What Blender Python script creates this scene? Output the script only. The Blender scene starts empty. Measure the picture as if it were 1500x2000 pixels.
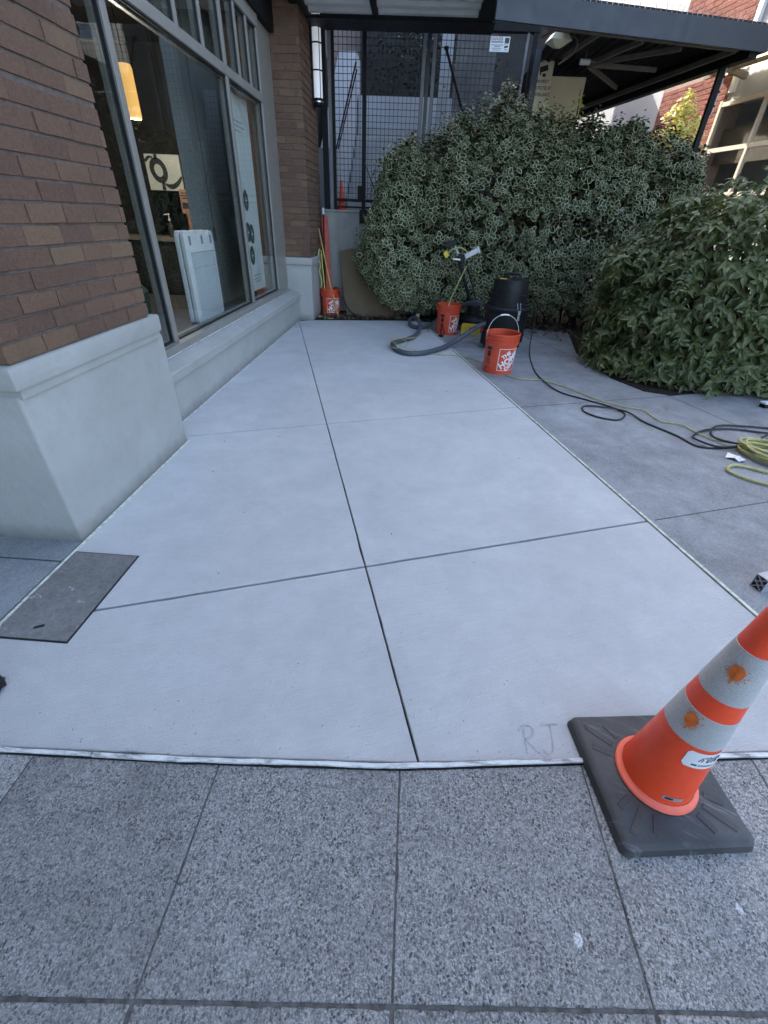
import bpy, bmesh, math, random
import numpy as np
from mathutils import Vector, Matrix
random.seed(7); np.random.seed(7)
R_ = math.radians
scene = bpy.context.scene
C = scene.collection

# ------------------------------------------------------------------ camera
cam = bpy.data.cameras.new('camera'); camo = bpy.data.objects.new('camera', cam); C.objects.link(camo)
cam.sensor_fit = 'VERTICAL'; cam.sensor_height = 36.0; cam.lens = 36.0 * 840 / 2000
cam.clip_start = 0.02; cam.clip_end = 3000
r_ = Vector((0.99721264, 0.06468969, 0.03717777)); d_ = Vector((0.06716988, -0.56142835, -0.82479477)); f_ = Vector((-0.03248307, 0.824993, -0.56420865))
m3 = Matrix((r_, -d_, -f_)).transposed()
camo.matrix_world = Matrix.Translation((0, 0, 1.35)) @ m3.to_4x4()
scene.camera = camo

# ------------------------------------------------------------------ sky, sun, exposure
SUN = Vector((-0.50, 0.65, 0.57)).normalized()
w = bpy.data.worlds.new('World'); scene.world = w; w.use_nodes = True
nt = w.node_tree; bg = nt.nodes['Background']; sk = nt.nodes.new('ShaderNodeTexSky')
sk.sky_type = 'NISHITA'; sk.sun_disc = False; sk.sun_elevation = math.asin(SUN.z); sk.sun_rotation = math.atan2(SUN.x, SUN.y) % (2 * math.pi)
sk.altitude = 50; sk.air_density = 1.0; sk.dust_density = 4.0; sk.ozone_density = 0.6
nt.links.new(sk.outputs[0], bg.inputs[0]); bg.inputs[1].default_value = 0.15
sl = bpy.data.lights.new('sun', 'SUN'); sl.energy = 2.0; sl.angle = R_(0.53); sl.color = (1.0, 0.94, 0.84)
so = bpy.data.objects.new('sun', sl); C.objects.link(so); so.rotation_euler = SUN.to_track_quat('Z', 'Y').to_euler(); so.location = SUN * 40
vs = scene.view_settings; vs.view_transform = 'Standard'; vs.look = 'None'; vs.exposure = 2.45; vs.gamma = 1.0; vs.use_curve_mapping = False
scene.render.engine = 'CYCLES'
scene.cycles.max_bounces = 6; scene.cycles.diffuse_bounces = 3; scene.cycles.glossy_bounces = 3; scene.cycles.transparent_max_bounces = 10
scene.cycles.use_denoising = True

# ------------------------------------------------------------------ material helpers
class G:
    def __init__(s, name):
        s.m = bpy.data.materials.new(name); s.m.use_nodes = True; s.t = s.m.node_tree
        s.b = s.t.nodes['Principled BSDF']; s.pos = s.n('ShaderNodeNewGeometry').outputs['Position']
    def n(s, t, **k):
        x = s.t.nodes.new(t)
        for a, v in k.items(): setattr(x, a, v)
        return x
    def l(s, a, b): s.t.links.new(a, b)
    def set(s, nd, key, v):
        if hasattr(v, 'is_output') or isinstance(v, bpy.types.NodeSocket): s.l(v, nd.inputs[key])
        else:
            if isinstance(v, (tuple, list)) and len(v) == 3 and nd.inputs[key].type == 'RGBA': v = (*v, 1)
            nd.inputs[key].default_value = v
    def mapv(s, scale, rot=0.0, src=None):
        src = src or s.pos
        if rot:
            r = s.n('ShaderNodeMapping'); s.l(src, r.inputs[0]); r.inputs['Rotation'].default_value = (0, 0, rot); src = r.outputs[0]
        m = s.n('ShaderNodeMapping'); s.l(src, m.inputs[0]); m.inputs['Scale'].default_value = scale if isinstance(scale, (tuple, list)) else (scale,) * 3
        return m.outputs[0]
    def warp(s, amt, scale):
        n = s.n('ShaderNodeTexNoise'); s.l(s.pos, n.inputs['Vector']); n.inputs['Scale'].default_value = scale; n.inputs['Detail'].default_value = 3
        v = s.n('ShaderNodeVectorMath'); v.operation = 'MULTIPLY_ADD'; s.l(n.outputs['Color'], v.inputs[0]); v.inputs[1].default_value = (amt,) * 3; s.l(s.pos, v.inputs[2]); return v.outputs[0]
    def noise(s, scale, detail=4, rough=.6, vec=None, dist=0):
        x = s.n('ShaderNodeTexNoise'); s.l(vec or s.pos, x.inputs['Vector']); x.inputs['Scale'].default_value = scale
        x.inputs['Detail'].default_value = detail; x.inputs['Roughness'].default_value = rough; x.inputs['Distortion'].default_value = dist
        return x.outputs['Fac']
    def vor(s, scale, out='Distance', vec=None, feature='F1', rnd=1.0):
        x = s.n('ShaderNodeTexVoronoi'); x.feature = feature; s.l(vec or s.pos, x.inputs['Vector']); x.inputs['Scale'].default_value = scale
        x.inputs['Randomness'].default_value = rnd
        return x.outputs[out]
    def ramp(s, fac, stops, interp='LINEAR'):
        x = s.n('ShaderNodeValToRGB'); s.l(fac, x.inputs[0]); e = x.color_ramp.elements; x.color_ramp.interpolation = interp
        while len(e) > 1: e.remove(e[-1])
        for i, (p, c) in enumerate(stops):
            if isinstance(c, (int, float)): c = (c, c, c)
            el = e[0] if i == 0 else e.new(p)
            el.position = p; el.color = (*c, 1)
        return x.outputs[0]
    def mix(s, f, a, b, mode='MIX'):
        x = s.n('ShaderNodeMix'); x.data_type = 'RGBA'; x.blend_type = mode
        s.set(x, 0, f); s.set(x, 6, a); s.set(x, 7, b)
        return x.outputs[2]
    def math(s, op, a, b=0.0):
        x = s.n('ShaderNodeMath'); x.operation = op; s.set(x, 0, a); s.set(x, 1, b); return x.outputs[0]
    def bump(s, h, strength=.3, dist=.01):
        x = s.n('ShaderNodeBump'); s.l(h, x.inputs['Height']); x.inputs['Strength'].default_value = strength; x.inputs['Distance'].default_value = dist
        s.l(x.outputs[0], s.b.inputs['Normal'])
    def out(s, col=None, rough=.6, metal=0.0, spec=.5):
        if col is not None: s.set(s.b, 'Base Color', col)
        s.set(s.b, 'Roughness', rough); s.set(s.b, 'Metallic', metal); s.set(s.b, 'Specular IOR Level', spec)
        return s.m

def simple(name, col, rough=.6, metal=0.0, var=.12, scale=8, bump=0.0, bscale=60, spec=.5, dirt=0.0):
    g = G(name); n = g.noise(scale, 5)
    lo = tuple(c * (1 - var) for c in col); hi = tuple(min(1, c * (1 + var)) for c in col)
    c = g.ramp(n, [(.3, lo), (.7, hi)])
    if dirt:
        d = g.ramp(g.noise(scale * .45, 7, .75), [(.5, 0), (.75, 1)]); c = g.mix(g.math('MULTIPLY', d, dirt), c, tuple(x * .35 for x in col))
    if bump: g.bump(g.noise(bscale, 4), bump, .004)
    rr = g.ramp(g.noise(scale * 3, 3), [(.3, max(.05, rough - .08)), (.7, min(1, rough + .08))])
    return g.out(c, rr, metal, spec)

M = {}
def mk_surface():
    # freshly coated concrete: pale blue grey with broom strokes, pits and faint scuffs
    g = G('coated_concrete')
    br = g.noise(1, 3, .6, vec=g.mapv((9, 120, 1), R_(-20)))
    big = g.noise(.9, 6, .62, dist=.4); mid = g.noise(5.5, 6, .7); fine = g.noise(210, 4, .8)
    c = g.ramp(big, [(.3, (.49, .488, .482)), (.7, (.62, .617, .607))])
    c = g.mix(.42, c, g.ramp(mid, [(.3, (.42, .418, .415)), (.7, (.72, .715, .70))]))
    c = g.mix(.34, c, g.ramp(fine, [(.28, (.30, .30, .30)), (.72, (.82, .815, .80))]))
    c = g.mix(.08, c, g.ramp(br, [(.32, (.30, .30, .31)), (.68, (.80, .80, .79))]))
    wv_ = g.warp(.02, 30)
    pit = g.ramp(g.vor(48, vec=g.mapv((1, 1.8, 1), R_(-20), wv_)), [(.05, 1), (.12, 0)])
    pm = g.math('MULTIPLY', pit, g.ramp(g.noise(7, 3), [(.47, 0), (.60, 1)]))
    pit2 = g.ramp(g.vor(17, vec=g.mapv((1, 1.6, 1), R_(-50), wv_)), [(.028, 1), (.055, 0)])
    pm = g.math('MAXIMUM', pm, g.math('MULTIPLY', pit2, 1.0))
    c = g.mix(g.math('MULTIPLY', pm, .62), c, (.17, .17, .175))
    sc = g.math('MULTIPLY', g.ramp(g.noise(1, 5, .75, vec=g.mapv((1.3, 16, 1), R_(-38))), [(.63, 0), (.74, 1)]), .26)
    c = g.mix(sc, c, (.34, .34, .335))
    st = g.math('MULTIPLY', g.ramp(g.noise(1.7, 7, .72, dist=.5), [(.44, 0), (.70, 1)]), .42)
    c = g.mix(st, c, (.40, .395, .385))
    h = g.math('ADD', g.math('MULTIPLY', br, .3), g.math('ADD', g.math('MULTIPLY', fine, .8), g.math('MULTIPLY', pm, -1.6)))
    g.bump(h, 1.0, .006)
    bl = g.ramp(g.noise(.55, 5, .65, dist=1.2), [(.42, 0), (.66, 1)]); c = g.mix(g.math('MULTIPLY', bl, .22), c, (.36, .357, .35))
    M['coat'] = g.out(c, .65, 0, .35)
    # exposed aggregate pavement
    g = G('exposed_aggregate'); oi = g.n('ShaderNodeObjectInfo')
    wv_ = g.warp(.006, 70)
    v = g.n('ShaderNodeTexVoronoi'); g.l(wv_, v.inputs['Vector']); v.inputs['Scale'].default_value = 135
    v2 = g.n('ShaderNodeTexVoronoi'); g.l(wv_, v2.inputs['Vector']); v2.inputs['Scale'].default_value = 300
    sp = g.n('ShaderNodeSeparateColor'); g.l(v.outputs['Color'], sp.inputs[0])
    sp2 = g.n('ShaderNodeSeparateColor'); g.l(v2.outputs['Color'], sp2.inputs[0])
    peb = g.ramp(sp.outputs[0], [(0, (.035, .035, .035)), (.3, (.075, .075, .074)), (.55, (.16, .158, .152)), (.8, (.30, .295, .285)), (.97, (.55, .54, .52))])
    peb2 = g.ramp(sp2.outputs[0], [(0, (.05, .05, .05)), (.5, (.20, .198, .19)), (1, (.50, .49, .47))])
    mort = g.ramp(g.noise(60, 5, .75), [(.3, (.20, .197, .19)), (.7, (.40, .39, .375))])
    mask = g.ramp(v.outputs['Distance'], [(.30, 1), (.46, 0)])
    bare = g.ramp(g.noise(26, 5, .75), [(.40, .25), (.62, 1)])
    c = g.mix(g.math('MULTIPLY', mask, bare), g.mix(.55, mort, peb2), peb)
    c = g.mix(g.math('MULTIPLY', g.ramp(g.noise(1.3, 7, .72, dist=.5), [(.40, 0), (.72, 1)]), .38), c, (.36, .355, .345))
    c = g.mix(g.math('MULTIPLY', g.ramp(g.noise(1.9, 7, .75, dist=1), [(.46, 0), (.74, 1)]), .45), c, (.085, .083, .078))
    c = g.mix(g.math('MULTIPLY', g.ramp(g.noise(45, 2), [(.76, 0), (.79, 1)]), .6), c, (.62, .61, .59))
    c = g.mix(1.0, c, g.ramp(oi.outputs['Random'], [(0, .95), (.5, 1.15), (1, 1.32)]), 'MULTIPLY')
    h = g.math('ADD', g.math('MULTIPLY', g.math('MULTIPLY', mask, bare), .9), g.math('MULTIPLY', g.noise(260, 4, .7), .6))
    g.bump(h, 1.0, .006)
    M['agg'] = g.out(c, .78, 0, .3)
    # old concrete
    g = G('weathered_concrete')
    c = g.ramp(g.noise(2.0, 7, .72), [(.28, (.15, .147, .14)), (.5, (.27, .265, .255)), (.72, (.40, .39, .375))])
    c = g.mix(.42, c, g.ramp(g.noise(120, 3, .7), [(.3, (.09, .09, .09)), (.7, (.46, .45, .43))]))
    c = g.mix(g.math('MULTIPLY', g.ramp(g.noise(.9, 5, .6, dist=.6), [(.55, 0), (.75, 1)]), .5), c, (.50, .495, .48))
    c = g.mix(g.math('MULTIPLY', g.ramp(g.vor(14), [(.03, 1), (.06, 0)]), .5), c, (.05, .05, .055))
    g.bump(g.math('ADD', g.noise(180, 4), g.math('MULTIPLY', g.noise(9, 4), .6)), .5, .004)
    c = g.mix(g.math('MULTIPLY', g.ramp(g.noise(3.2, 7, .75, dist=.8), [(.45, 0), (.66, 1)]), .45), c, (.13, .127, .12))
    c = g.mix(1.0, c, (.93, .97, 1.03), 'MULTIPLY')
    M['oldconc'] = g.out(c, .8, 0, .3)
    g = G('cast_concrete_wall')
    c = g.ramp(g.noise(2.6, 7, .7), [(.3, (.15, .148, .14)), (.7, (.26, .255, .24))])
    c = g.mix(.3, c, g.ramp(g.noise(1.4, 6, .7, vec=g.mapv((5, 5, .6))), [(.3, (.08, .08, .078)), (.7, (.28, .275, .26))]))
    g.bump(g.noise(70, 5), .3, .004); M['wallconc'] = g.out(g.mix(1.0, c, (1.45, 1.45, 1.42), 'MULTIPLY'), .85, 0, .3)
    g = G('joint_dirt'); c = g.ramp(g.noise(45, 5), [(.3, (.05, .048, .044)), (.7, (.15, .145, .135))]); g.bump(g.noise(200, 3), .5, .004); M['joint'] = g.out(c, .95, 0, .2)
    g = G('groove_dirt'); c = g.ramp(g.noise(70, 5), [(.3, (.02, .02, .018)), (.7, (.06, .057, .05))]); M['groove'] = g.out(c, .95, 0, .2)
    g = G('soil'); c = g.ramp(g.noise(25, 7, .75), [(.3, (.012, .010, .008)), (.7, (.06, .048, .036))]); g.bump(g.noise(60, 6, .7), 1, .03); M['soil'] = g.out(c, 1, 0, .2)
    # bricks: colour differs from brick to brick
    def brick(name, cols, mort=False):
        g = G(name); oi = g.n('ShaderNodeObjectInfo')
        c = g.ramp(oi.outputs['Random'], cols)
        c = g.mix(.5, c, g.ramp(g.noise(70, 6, .8), [(.3, tuple(x * .45 for x in cols[1][1])), (.7, tuple(min(1, x * 1.5) for x in cols[1][1]))]))
        c = g.mix(g.math('MULTIPLY', g.ramp(g.noise(5, 5, .7), [(.5, 0), (.75, 1)]), .3), c, (.05, .035, .03))
        c = g.mix(g.math('MULTIPLY', g.ramp(g.vor(120), [(.05, 1), (.10, 0)]), .25), c, (.42, .36, .32))
        g.bump(g.math('ADD', g.noise(110, 5, .75), g.math('MULTIPLY', g.noise(22, 4), 1.2)), .9, .007); return g.out(c, .85, 0, .25)
    M['brick'] = brick('brown_brick', [(0, (.125, .072, .054)), (.3, (.155, .092, .063)), (.6, (.178, .107, .069)), (.85, (.212, .133, .080)), (1, (.25, .166, .096))])
    M['redbrick'] = brick('red_brick', [(0, (.19, .062, .046)), (.3, (.215, .070, .050)), (.6, (.245, .080, .056)), (1, (.28, .10, .07))])
    M['mortar'] = simple('mortar', (.135, .105, .09), .95, 0, .25, 30, .5, 150)
    M['mortar_pale'] = simple('mortar_pale', (.30, .22, .19), .95, 0, .15, 30, .4, 150)
    g = G('painted_render')
    c = g.ramp(g.noise(1.7, 5), [(.3, (.34, .338, .318)), (.7, (.425, .422, .398))])
    c = g.mix(g.math('MULTIPLY', g.ramp(g.noise(6, 7, .75), [(.46, 0), (.74, 1)]), .34), c, (.27, .262, .24))
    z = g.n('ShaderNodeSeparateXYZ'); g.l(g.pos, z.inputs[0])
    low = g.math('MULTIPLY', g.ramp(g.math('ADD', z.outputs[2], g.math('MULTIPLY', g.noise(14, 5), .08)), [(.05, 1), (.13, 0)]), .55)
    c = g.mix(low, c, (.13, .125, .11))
    g.bump(g.math('ADD', g.noise(28, 5), g.math('MULTIPLY', g.noise(5, 3), 1.5)), .45, .008); M['render'] = g.out(c, .55, 0, .4)
mk_surface()
M['alu'] = simple('grey_anodised_frame', (.27, .255, .225), .42, .15, .08, 6, .08, 90)
M['gasket'] = simple('black_gasket', (.012, .012, .013), .6)
M['black'] = simple('black_painted_steel', (.007, .007, .008), .6, 0, .2, 10, .1, 60, .25)
M['blacksteel'] = simple('dark_wire', (.016, .018, .026), .45, .2, .2, 10)
M['bluesteel'] = simple('blue_grey_painted_steel', (.021, .028, .040), .45, 0, .07, 3, .08, 60)
M['greypaint'] = simple('grey_paint', (.16, .165, .175), .5, 0, .15, 4, .1)
M['cream'] = simple('cream_paint', (.60, .53, .35), .6, 0, .08, 3, .1)
M['creamframe'] = simple('cream_frame', (.60, .52, .42), .5, 0, .06, 6)
M['white'] = simple('white_plastic', (.70, .72, .73), .45, 0, .05, 6)
M['whitewall'] = simple('white_wall', (.36, .37, .385), .7, 0, .06, 2, .1)  # white greyed down, standing in for shade on the right-hand building
M['sign'] = simple('sign_white', (.78, .80, .80), .4, 0, .04, 12)
M['signcream'] = simple('sign_cream', (.66, .60, .43), .45, 0, .04, 12)
M['print_black'] = simple('black_print', (.015, .015, .015), .5)
M['print_grey'] = simple('grey_print', (.28, .29, .32), .5)
M['print_red'] = simple('dull_red_print', (.30, .16, .17), .5)
M['print_white'] = simple('white_print', (.80, .78, .78), .5)
M['bucket'] = simple('orange_red_plastic', (.62, .075, .028), .38, 0, .1, 9, .12, 50, .5, .25)
M['cone'] = simple('fluorescent_orange_plastic', (.97, .082, .022), .42, 0, .08, 14, .15, 160, .5, .2)
M['conelight'] = simple('worn_orange_plastic', (.95, .17, .10), .5, 0, .08, 25, .15, 160)
g = G('silver_reflective_sheet')
c = g.ramp(g.vor(420), [(.15, (.62, .62, .61)), (.6, (.42, .42, .415))]); c = g.mix(g.math('MULTIPLY', g.ramp(g.noise(9, 6, .7), [(.4, 0), (.7, 1)]), .35), c, (.36, .355, .35))
M['silver'] = g.out(c, .45, .0, .5)
M['spray'] = simple('orange_spray_paint', (.72, .16, .02), .6, 0, .3, 40)
g = G('black_rubber')
c = g.ramp(g.noise(5, 7, .7), [(.25, (.025, .025, .026)), (.75, (.075, .074, .074))])
c = g.mix(g.math('MULTIPLY', g.ramp(g.noise(1, 5, .7, vec=g.mapv((6, 45, 6), R_(25))), [(.58, 0), (.7, 1)]), .5), c, (.24, .235, .23))
g.bump(g.noise(30, 5), .3, .006); M['rubber'] = g.out(c, .55, 0, .45)
M['vac'] = simple('black_vacuum_plastic', (.011, .011, .012), .5, 0, .3, 6, .1, 60, .3, .0)
M['hose'] = simple('dark_grey_hose', (.075, .082, .10), .55, 0, .12, 9)
M['cordblack'] = simple('black_cord', (.018, .018, .02), .55)
M['cordyellow'] = simple('yellow_cord', (.40, .38, .145), .5, 0, .2, 18)
M['yellow'] = simple('yellow_plastic', (.65, .48, .04), .5)
M['wood'] = simple('bamboo_stick', (.50, .33, .12), .55, 0, .2, 12)
M['redpaint'] = simple('red_orange_paint', (.50, .065, .03), .5, 0, .18, 14, .1, 60, .5, .3)
M['cardboard'] = simple('brown_hardboard', (.15, .115, .072), .9, 0, .1, 5, .2, 80, .2)
M['steel'] = simple('bright_steel', (.55, .56, .58), .3, .9, .08, 9)
M['galv'] = simple('galvanised_steel', (.45, .46, .47), .45, .5, .12, 15)
M['tube_alu'] = simple('aluminium_extrusion', (.52, .53, .55), .4, .6, .08, 12)
M['tape'] = None
g = G('white_masking_strip'); c = g.ramp(g.noise(30, 6, .8, vec=g.mapv((.4, 1, 1))), [(.40, (.36, .37, .29)), (.52, (.60, .62, .52)), (.7, (.68, .70, .62))]); g.bump(g.noise(60, 4), .4, .003); M['tape'] = g.out(c, .6)
g = G('worn_white_strip'); c = g.ramp(g.noise(22, 7, .8, vec=g.mapv((.5, 2, 1))), [(.40, (.25, .24, .22)), (.47, (.52, .53, .52)), (.58, (.68, .68, .66))]); g.bump(g.noise(50, 5), .6, .004); M['tapeworn'] = g.out(c, .7)
g = G('stained_metal_lid')
c = g.ramp(g.noise(3.2, 7, .75), [(.3, (.07, .068, .064)), (.55, (.15, .147, .14)), (.8, (.27, .265, .26))])
sp = g.math('MULTIPLY', g.ramp(g.noise(34, 4, .7, vec=g.mapv((1, .35, 1), R_(-55))), [(.60, 0), (.66, 1)]), g.ramp(g.noise(3, 3), [(.42, 0), (.62, 1)]))
c = g.mix(g.math('MULTIPLY', sp, .65), c, (.55, .55, .54)); c = g.mix(.35, c, g.ramp(g.noise(60, 6, .8), [(.3, (.05, .05, .048)), (.7, (.36, .35, .335))])); g.bump(g.math('ADD', g.noise(90, 5), g.noise(12, 4)), .6, .004); M['lid'] = g.out(c, .6, 0, .4)
g = G('window_glass'); g.t.nodes.remove(g.b)
fr = g.n('ShaderNodeFresnel'); fr.inputs[0].default_value = 1.5
tr = g.n('ShaderNodeBsdfTransparent'); tr.inputs[0].default_value = (.93, .945, .935, 1); gl = g.n('ShaderNodeBsdfGlossy'); gl.inputs['Roughness'].default_value = .015; gl.inputs[0].default_value = (.9, .95, .95, 1)
mx = g.n('ShaderNodeMixShader'); fm = g.math('ADD', g.math('MULTIPLY', fr.outputs[0], .95), .025); geo = [x for x in g.t.nodes if x.bl_idname == 'ShaderNodeNewGeometry'][0]; fm = g.math('MULTIPLY', fm, g.math('SUBTRACT', 1.0, geo.outputs['Backfacing'])); g.l(fm, mx.inputs[0]); g.l(tr.outputs[0], mx.inputs[1]); g.l(gl.outputs[0], mx.inputs[2])
g.l(mx.outputs[0], g.t.nodes['Material Output'].inputs[0]); M['glass'] = g.m
def emis(name, col, s):
    g = G(name); g.set(g.b, 'Emission Color', col); g.b.inputs['Emission Strength'].default_value = s; return g.out(col, .5)
M['lampshade'] = emis('lit_lampshade', (1.0, .56, .16), .16)
M['diffuser'] = emis('lamp_diffuser', (.80, .85, .92), .07)
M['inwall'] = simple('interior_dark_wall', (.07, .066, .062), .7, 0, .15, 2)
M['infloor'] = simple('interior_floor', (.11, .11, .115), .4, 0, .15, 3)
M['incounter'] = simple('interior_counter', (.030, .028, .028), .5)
M['intop'] = simple('counter_top', (.22, .19, .16), .4)
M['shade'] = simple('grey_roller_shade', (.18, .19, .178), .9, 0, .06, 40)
M['poster'] = simple('poster_paper', (.60, .63, .60), .6, 0, .05, 5)
M['darkgreen'] = simple('dark_green_print', (.02, .055, .05), .6)
M['charcoal'] = simple('charcoal_print', (.016, .020, .021), .6)
M['picture'] = simple('picture_pale', (.48, .50, .47), .6, 0, .12, 4)
M['flyer'] = simple('salmon_flyer', (.30, .17, .125), .6)
M['aframe'] = simple('pale_blue_white_plastic', (.80, .80, .78), .5, 0, .05, 5)
M['afold'] = simple('pale_blue_panel', (.58, .61, .63), .45, 0, .06, 4)
M['green'] = simple('green_fabric', (.03, .06, .04), .9)
M['corr'] = simple('corrugated_soffit', (.72, .72, .70), .55, .1, .12, 4, .1)
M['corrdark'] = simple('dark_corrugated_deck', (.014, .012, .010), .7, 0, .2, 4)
M['rail'] = simple('dusty_brown_steel', (.14, .115, .09), .6, 0, .15, 8)
g = G('translucent_roof_sheet'); g.set(g.b, 'Transmission Weight', .0); g.b.inputs['Subsurface Weight'].default_value = 0
tl = g.n('ShaderNodeBsdfTranslucent'); tl.inputs[0].default_value = (.85, .78, .55, 1); df = g.n('ShaderNodeBsdfDiffuse'); df.inputs[0].default_value = (.7, .66, .5, 1)
mx = g.n('ShaderNodeMixShader'); mx.inputs[0].default_value = .45; g.l(tl.outputs[0], mx.inputs[1]); g.l(df.outputs[0], mx.inputs[2]); g.l(mx.outputs[0], g.t.nodes['Material Output'].inputs[0]); M['translucent'] = g.m
def leafmat(name, a, b, tcol, rough=.42):
    g = G(name); oi = g.n('ShaderNodeObjectInfo')
    n = g.math('ADD', g.math('MULTIPLY', g.noise(9, 4), .75), g.math('MULTIPLY', g.noise(1.6, 3), .45)); c = g.ramp(n, [(.42, a), (.78, b)])
    g.set(g.b, 'Base Color', c); g.b.inputs['Roughness'].default_value = rough; g.b.inputs['Specular IOR Level'].default_value = .4
    tl = g.n('ShaderNodeBsdfTranslucent'); tl.inputs[0].default_value = (*tcol, 1); mx = g.n('ShaderNodeMixShader'); mx.inputs[0].default_value = .2
    g.l(g.b.outputs[0], mx.inputs[1]); g.l(tl.outputs[0], mx.inputs[2]); g.l(mx.outputs[0], g.t.nodes['Material Output'].inputs[0]); return g.m
M['hleaf'] = leafmat('hedge_leaf_green', (.011, .024, .008), (.040, .068, .020), (.05, .09, .02))
M['hedge_edge'] = leafmat('hedge_leaf_cream_margin', (.32, .33, .18), (.70, .69, .44), (.4, .4, .18))
M['sleaf'] = leafmat('shrub_leaf_green', (.046, .066, .022), (.160, .184, .070), (.13, .18, .045), .36)
M['yleaf'] = leafmat('yellow_green_leaf', (.40, .38, .08), (.62, .58, .2), (.8, .75, .2))
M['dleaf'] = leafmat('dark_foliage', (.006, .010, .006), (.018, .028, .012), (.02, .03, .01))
M['bark'] = simple('bark', (.05, .038, .028), .9, 0, .3, 20, .5)
g = G('gum'); c = g.ramp(g.noise(140, 5, .8), [(.4, (.25, .25, .24)), (.52, (.55, .55, .54)), (.65, (.66, .66, .65))]); M['gum'] = g.out(c, .8)
M['litter'] = simple('dry_leaf', (.11, .075, .045), .9, 0, .5, 14)

# ------------------------------------------------------------------ mesh helpers
class MB:
    def __init__(s): s.v = []; s.f = []; s.mi = []
    def add(s, vs, fs, mi=0):
        o = len(s.v); s.v += [tuple(x) for x in vs]; s.f += [tuple(i + o for i in f) for f in fs]; s.mi += [mi] * len(fs); return s
    def box(s, x0, x1, y0, y1, z0, z1, mi=0):
        vs = [(x0, y0, z0), (x1, y0, z0), (x1, y1, z0), (x0, y1, z0), (x0, y0, z1), (x1, y0, z1), (x1, y1, z1), (x0, y1, z1)]
        return s.add(vs, [(3, 2, 1, 0), (4, 5, 6, 7), (0, 1, 5, 4), (1, 2, 6, 5), (2, 3, 7, 6), (3, 0, 4, 7)], mi)
    def obox(s, c, ax, ay, az, mi=0):
        c = Vector(c); ax = Vector(ax); ay = Vector(ay); az = Vector(az)
        vs = [c + ax * i + ay * j + az * k for k in (-1, 1) for (i, j) in ((-1, -1), (1, -1), (1, 1), (-1, 1))]
        return s.add(vs, [(3, 2, 1, 0), (4, 5, 6, 7), (0, 1, 5, 4), (1, 2, 6, 5), (2, 3, 7, 6), (3, 0, 4, 7)], mi)
    def bar(s, p, q, w, h, up=(0, 0, 1), mi=0):
        p = Vector(p); q = Vector(q); d = (q - p); L = d.length; d.normalize(); up = Vector(up)
        if abs(d.dot(up)) > .98: up = Vector((1, 0, 0))
        sx = d.cross(up).normalized(); uz = sx.cross(d).normalized()
        return s.obox((p + q) / 2, d * L / 2, sx * w / 2, uz * h / 2, mi)
    def prism(s, poly, z0, z1, mi=0):
        n = len(poly); vs = [(x, y, z0) for x, y in poly] + [(x, y, z1) for x, y in poly]
        fs = [tuple(reversed(range(n))), tuple(range(n, 2 * n))] + [(i, (i + 1) % n, n + (i + 1) % n, n + i) for i in range(n)]
        return s.add(vs, fs, mi)
    def tube(s, pts, r, n=8, closed=False, cap=True, mi=0):
        pts = [Vector(p) for p in pts]; k = len(pts); rs = r if isinstance(r, (list, tuple)) else [r] * k
        vs = []; prev = None
        for i, p in enumerate(pts):
            a = pts[i - 1] if (i > 0 or closed) else p; b = pts[(i + 1) % k] if (i < k - 1 or closed) else p
            t = (b - a).normalized() if (b - a).length > 1e-9 else Vector((0, 0, 1))
            if prev is None:
                up = Vector((0, 0, 1)) if abs(t.z) < .9 else Vector((1, 0, 0)); nx = t.cross(up).normalized()
            else:
                nx = (prev - t * prev.dot(t)).normalized()
            prev = nx; ny = t.cross(nx)
            vs += [p + (nx * math.cos(2 * math.pi * j / n) + ny * math.sin(2 * math.pi * j / n)) * rs[i] for j in range(n)]
        fs = []
        for i in range(k if closed else k - 1):
            for j in range(n):
                i2 = (i + 1) % k
                fs.append((i * n + j, i * n + (j + 1) % n, i2 * n + (j + 1) % n, i2 * n + j))
        if cap and not closed: fs += [tuple(reversed(range(n))), tuple(range((k - 1) * n, k * n))]
        return s.add(vs, fs, mi)
    def lathe(s, prof, n=32, c=(0, 0, 0), mi=0, a0=0, a1=2 * math.pi):
        full = abs(a1 - a0 - 2 * math.pi) < 1e-6; m = n if full else n + 1; vs = []
        for (r, z) in prof:
            vs += [(c[0] + r * math.cos(a0 + (a1 - a0) * j / n), c[1] + r * math.sin(a0 + (a1 - a0) * j / n), c[2] + z) for j in range(m)]
        fs = []
        for i in range(len(prof) - 1):
            for j in range(n):
                j2 = (j + 1) % m
                fs.append((i * m + j, i * m + j2, (i + 1) * m + j2, (i + 1) * m + j))
        return s.add(vs, fs, mi)
    def disc(s, c, r, n=24, nrm=(0, 0, 1), mi=0):
        nrm = Vector(nrm).normalized(); a = nrm.orthogonal().normalized(); b = nrm.cross(a); c = Vector(c)
        return s.add([c + (a * math.cos(2 * math.pi * i / n) + b * math.sin(2 * math.pi * i / n)) * r for i in range(n)], [tuple(range(n))], mi)
    def mesh(s, name, mats, smooth=False, bevel=0.0, seg=1):
        me = bpy.data.meshes.new(name); me.from_pydata(s.v, [], s.f)
        for m in (mats if isinstance(mats, (list, tuple)) else [mats]): me.materials.append(M[m] if isinstance(m, str) else m)
        if any(s.mi): me.polygons.foreach_set('material_index', s.mi)
        if bevel:
            bm = bmesh.new(); bm.from_mesh(me); es = [e for e in bm.edges if len(e.link_faces) == 2 and e.calc_face_angle(0) > .6]
            bmesh.ops.bevel(bm, geom=es, offset=bevel, segments=seg, affect='EDGES', profile=.6, clamp_overlap=True); bm.to_mesh(me); bm.free()
        if smooth:
            me.polygons.foreach_set('use_smooth', [True] * len(me.polygons))
            try: me.set_sharp_from_angle(angle=R_(38))
            except Exception: pass
        me.update(); return me
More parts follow.
